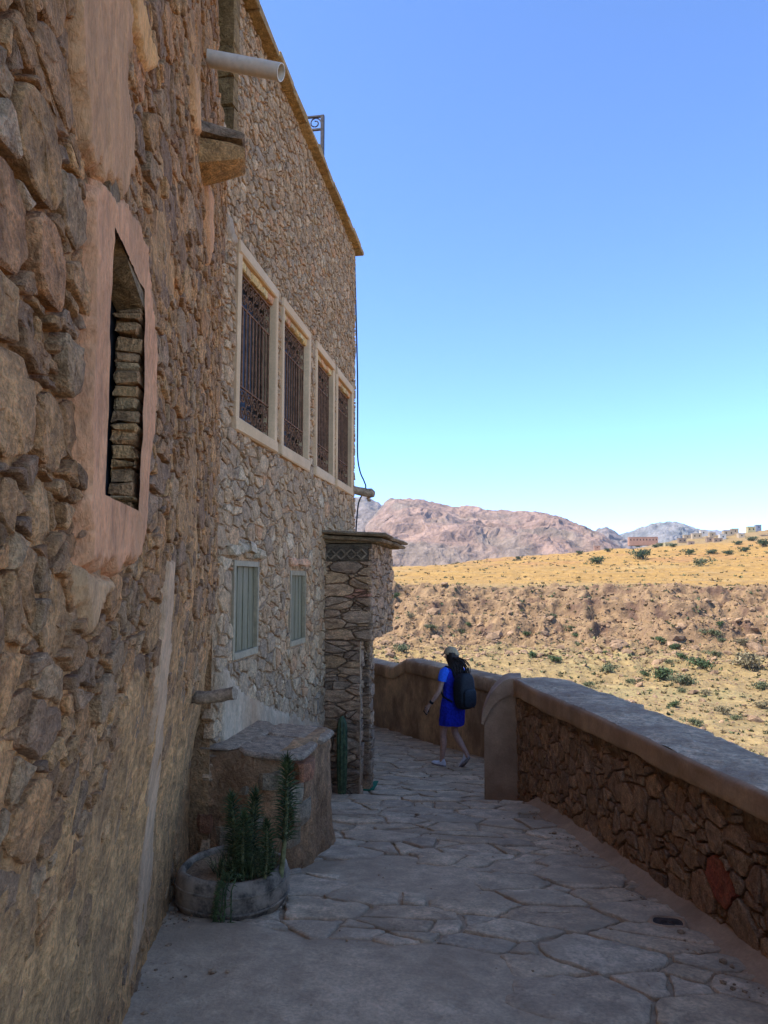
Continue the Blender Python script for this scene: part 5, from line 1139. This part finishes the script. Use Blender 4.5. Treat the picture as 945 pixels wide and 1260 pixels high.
# shoes: upper and sole
for sx, (ox, oy, oz), pitch in ((-1, (-.08, .135, .0), 0.0), (1, (.078, -.205, .105), R(-46))):
    n = 24; th = np.arange(n) * 2 * math.pi / n
    def sh(q):
        y, z = q[..., 1], q[..., 2]; c, s = math.cos(pitch), math.sin(pitch); return pw(np.stack([ox + q[..., 0], oy + y * c - z * s, oz + y * s + z * c], -1))
    ys = .055 + .135 * np.sin(th); xs = (.042 - .010 * (np.sin(th) < -.2)) * np.cos(th) * (1 + .12 * np.sin(th))
    lay = [(0.0, .94, 0), (.006, 1.0, 0), (.026, 1.0, 0)]; V = np.concatenate([stk(xs * s_, ys, np.full(n, z)) for z, s_, _ in lay])
    F = [[k * n + j, k * n + (j + 1) % n, (k + 1) * n + (j + 1) % n, (k + 1) * n + j] for k in range(2) for j in range(n)] + [list(range(n))[::-1], [2 * n + j for j in range(n)]]
    shoe = obj('shoe', sh(V), F, 'sole', per, smooth=50); V = []
    for t in np.linspace(0, 1, 7):
        top = .028 + t * (.03 + .052 * sstep(.08, -.06, ys)); k_ = 1 - .42 * t ** 2.2; V.append(stk(xs * k_, .02 + (ys - .02) * (1 - .30 * t ** 2.5), top))
    V = np.concatenate(V); obj('upper', sh(V), [[k * n + j, k * n + (j + 1) % n, (k + 1) * n + (j + 1) % n, (k + 1) * n + j] for k in range(6) for j in range(n)] + [[6 * n + j for j in range(n)]], 'shoe', shoe, smooth=60)
# cap, hair
n = 28; th = np.arange(n) * 2 * math.pi / n; hc = np.array([0, .018, 1.555])
V = np.concatenate([stk(.098 * math.cos(e) * np.cos(th), hc[1] - .004 + .112 * math.cos(e) * np.sin(th), np.full(n, hc[2] + .018 + .105 * math.sin(e))) for e in np.linspace(0, 1.5, 8)])
cap_o = obj('cap', pw(V), [[k * n + j, k * n + (j + 1) % n, (k + 1) * n + (j + 1) % n, (k + 1) * n + j] for k in range(7) for j in range(n)] + [[7 * n + j for j in range(n)]], 'cap', per, smooth=60)
us, vs = np.linspace(-1, 1, 13), np.linspace(0, 1, 6)
V, F = grid(us, vs, lambda u, v: pw(stk(u * .085 * (1 - .15 * v), hc[1] + .085 * np.sqrt(np.clip(1 - (u * .75) ** 2, 0, 1)) + v * .085 * np.sqrt(np.clip(1 - (u * .8) ** 2, 0, 1)), hc[2] + .026 - .018 * v - .018 * u * u)))
br = obj('brim', V, F, 'cap', cap_o, smooth=60); br.modifiers.new('thickness', 'SOLIDIFY').thickness = .006
MB().box((-.035, -.118, 1.565), (.035, -.095, 1.585)).build('cap_strap', 'cap', cap_o).location  # adjusting strap at the back
bpy.data.objects['cap_strap'].data.transform(Matrix.Identity(4))
o = bpy.data.objects['cap_strap']; V = np.array([v.co[:] for v in o.data.vertices]) + WORLDPOS['cap_strap']; W = pw(V)
for v, q in zip(o.data.vertices, W): v.co = q - WORLDPOS[cap_o.name]
o.location = (0, 0, 0)
hair = rings('hair', [(1.60, .090, .060, -.03), (1.56, .094, .085, -.018), (1.50, .096, .085, -.022), (1.44, .094, .075, -.04), (1.37, .10, .062, -.065), (1.30, .095, .055, -.095), (1.24, .08, .045, -.12), (1.19, .05, .03, -.13)], 'hair', per, 26, True, 80)
gh = np.random.default_rng(5)
for k in range(46):
    a = gh.uniform(-1.0, 1.0); p0 = np.array([.075 * a, -.08 - .02 * (1 - a * a), 1.53 - gh.uniform(0, .06)]); out = gh.uniform(0, 1) ** 2 * (1 if gh.random() < .7 else -.4)
    p1 = p0 + [.035 * out + .02 * a, -.03 - .04 * abs(out), -.04 + .05 * abs(out)]; p2 = p1 + [.07 * out + .01, -.03 - .05 * abs(out), -.10 + .03 * out]; p3 = p2 + [.03 * out + gh.normal(0, .02), -.0, -.11 + gh.normal(0, .03)]
    kn = np.array([p0, p1, p2, p3]); t = np.linspace(0, 3, 13); i0 = np.clip(t.astype(int), 0, 2); MB().tube(pw(cr_spline(kn, i0, (t - i0)[:, None])), np.linspace(.009, .003, 13), 5).build('lock', 'hair', hair, smooth=80)
# wrist strap, and the small dark thing in the hand
w0, w1 = np.array((-.262, .135, .925)), np.array((-.270, .158, .895)); MB().tube(pw(np.array([w0, w1])), .031, 14, cap=False).build('wrist_band', 'pack', per, smooth=60)
hp = np.array(HANDS[0][0]); ph = thing('handheld_device', 'small dark device held in the left hand of the walking person', 'device', pw(hp))
V = MB().box((-.011, -.03, -.055), (.011, .05, .035), None, None, 0, .006).v[0]; V = V @ np.array([[1, 0, 0], [0, .8, -.6], [0, .6, .8]]).T
obj('case', pw(V + hp), box_bevel_faces(), 'pack', ph, smooth=40)
V = MB().box((.0112, -.02, -.045), (.0125, .04, .025), None, None, 0, 0).v[0] @ np.array([[1, 0, 0], [0, .8, -.6], [0, .6, .8]]).T; obj('screen', pw(V + hp), BOXF, 'glass', ph)
# backpack (a thing of its own)
bpk = thing('backpack', 'black backpack worn by the person in the blue dress', 'backpack', pw(np.array((0, -.22, .84))))
def superbox(c, h, e1=.55, e2=.45, nu=22, nv=28):
    u = np.linspace(-math.pi / 2, math.pi / 2, nu); v = np.linspace(-math.pi, math.pi, nv, endpoint=False); U, Vv = np.meshgrid(u, v, indexing='ij')
    sp_ = lambda x, e: np.sign(x) * np.abs(x) ** e
    P = stk(h[0] * sp_(np.cos(U), e1) * sp_(np.cos(Vv), e2), h[1] * sp_(np.cos(U), e1) * sp_(np.sin(Vv), e2), h[2] * sp_(np.sin(U), e1)).reshape(-1, 3) + np.array(c)
    return P, [[i * nv + j, i * nv + (j + 1) % nv, (i + 1) * nv + (j + 1) % nv, (i + 1) * nv + j] for i in range(nu - 1) for j in range(nv)]
V, F = superbox((0, -.225, 1.075), (.158, .095, .245)); t = (V[:, 2] - 1.075) / .245; V[:, 0] *= 1 - .10 * np.clip(t, 0, 1) ** 2; V[:, 1] += -.02 * np.clip(-t, 0, 1); obj('sack', pw(V), F, 'pack', bpk, smooth=80)
V, F = superbox((0, -.325, .985), (.125, .035, .13)); obj('pocket', pw(V), F, 'pack', bpk, smooth=80)
for sx in (-1, 1):
    MB().tube(pw(np.array([(sx * .09, -.15, 1.27), (sx * .095, -.08, 1.385), (sx * .10, .02, 1.405), (sx * .105, .10, 1.35), (sx * .115, .125, 1.24), (sx * .14, .11, 1.10), (sx * .165, .02, .99), (sx * .145, -.13, .93)])), .014, 7).build('strap', 'pack', bpk, smooth=60)
MB().tube(pw(np.array([(.15, -.19, .93), (.18, -.22, .87), (.20, -.24, .82)])), .007, 5).build('strap_end', 'pack', bpk)
MB().tube(pw(np.array([(-.04, -.2, 1.315), (-.03, -.21, 1.35), (.03, -.21, 1.35), (.04, -.2, 1.315)])), .008, 6).build('handle', 'pack', bpk, smooth=60)

g = np.random.default_rng(91); mb = MB()
for k in range(900):
    if k < 380: t = g.random(); u_ = -4.4 + 4.2 * t; p = W1.P(np.array(u_), np.array(0.), np.array(-.145 + abs(g.normal(0, .07)) + .01))
    elif k < 700: t = g.uniform(-LP + .9, 2.2); p = PF.P(np.array(t), np.array(0.), np.array(.14 + abs(g.normal(0, .08))))
    else: p = np.array([g.uniform(-1.4, 1.1), g.uniform(2, 10), 0])
    if not inside(PATH, np.array([p[0]]), np.array([p[1]]))[0] or p[1] > 10.5: continue
    sz = .004 + g.pareto(3) * .004; sz = min(sz, .022)
    v = ICO_V * g.uniform(.75, 1.2, (12, 1)) * sz * np.array([1, 1, .65]); mb.add(v + np.array([p[0], p[1], float(gz_(p[1])) + .006 + sz * .35]), ICO_F, np.array([.40, .30, .22]) * g.uniform(.6, 1.2))
tag(mb.build('pebbles', 'stone', None), 'loose grit and pebbles scattered along the edges of the path', 'pebbles', kind='stuff')

# ================================================================== the air over the gorge
hz = bpy.data.materials.new('thin haze'); hz.use_nodes = True; nt = hz.node_tree; nt.nodes.clear()
vo = nt.nodes.new('ShaderNodeVolumePrincipled'); vo.inputs['Color'].default_value = (.80, .88, 1.0, 1); vo.inputs['Density'].default_value = 3.5e-5; vo.inputs['Anisotropy'].default_value = .2
ou = nt.nodes.new('ShaderNodeOutputMaterial'); nt.links.new(vo.outputs[0], ou.inputs['Volume'])
zmax = max((o.matrix_world @ Vector(c)).z for o in SC.objects if o.type == 'MESH' and o.get('kind') == 'structure' for c in o.bound_box) + 30
V, F = prism([(-9600, -5200), (9600, -5200), (9600, 9900), (-9600, 9900)], -60, zmax)
tag(obj('haze', V, F, hz), 'thin pale blue haze over the gorge and far hills', 'haze', kind='stuff')
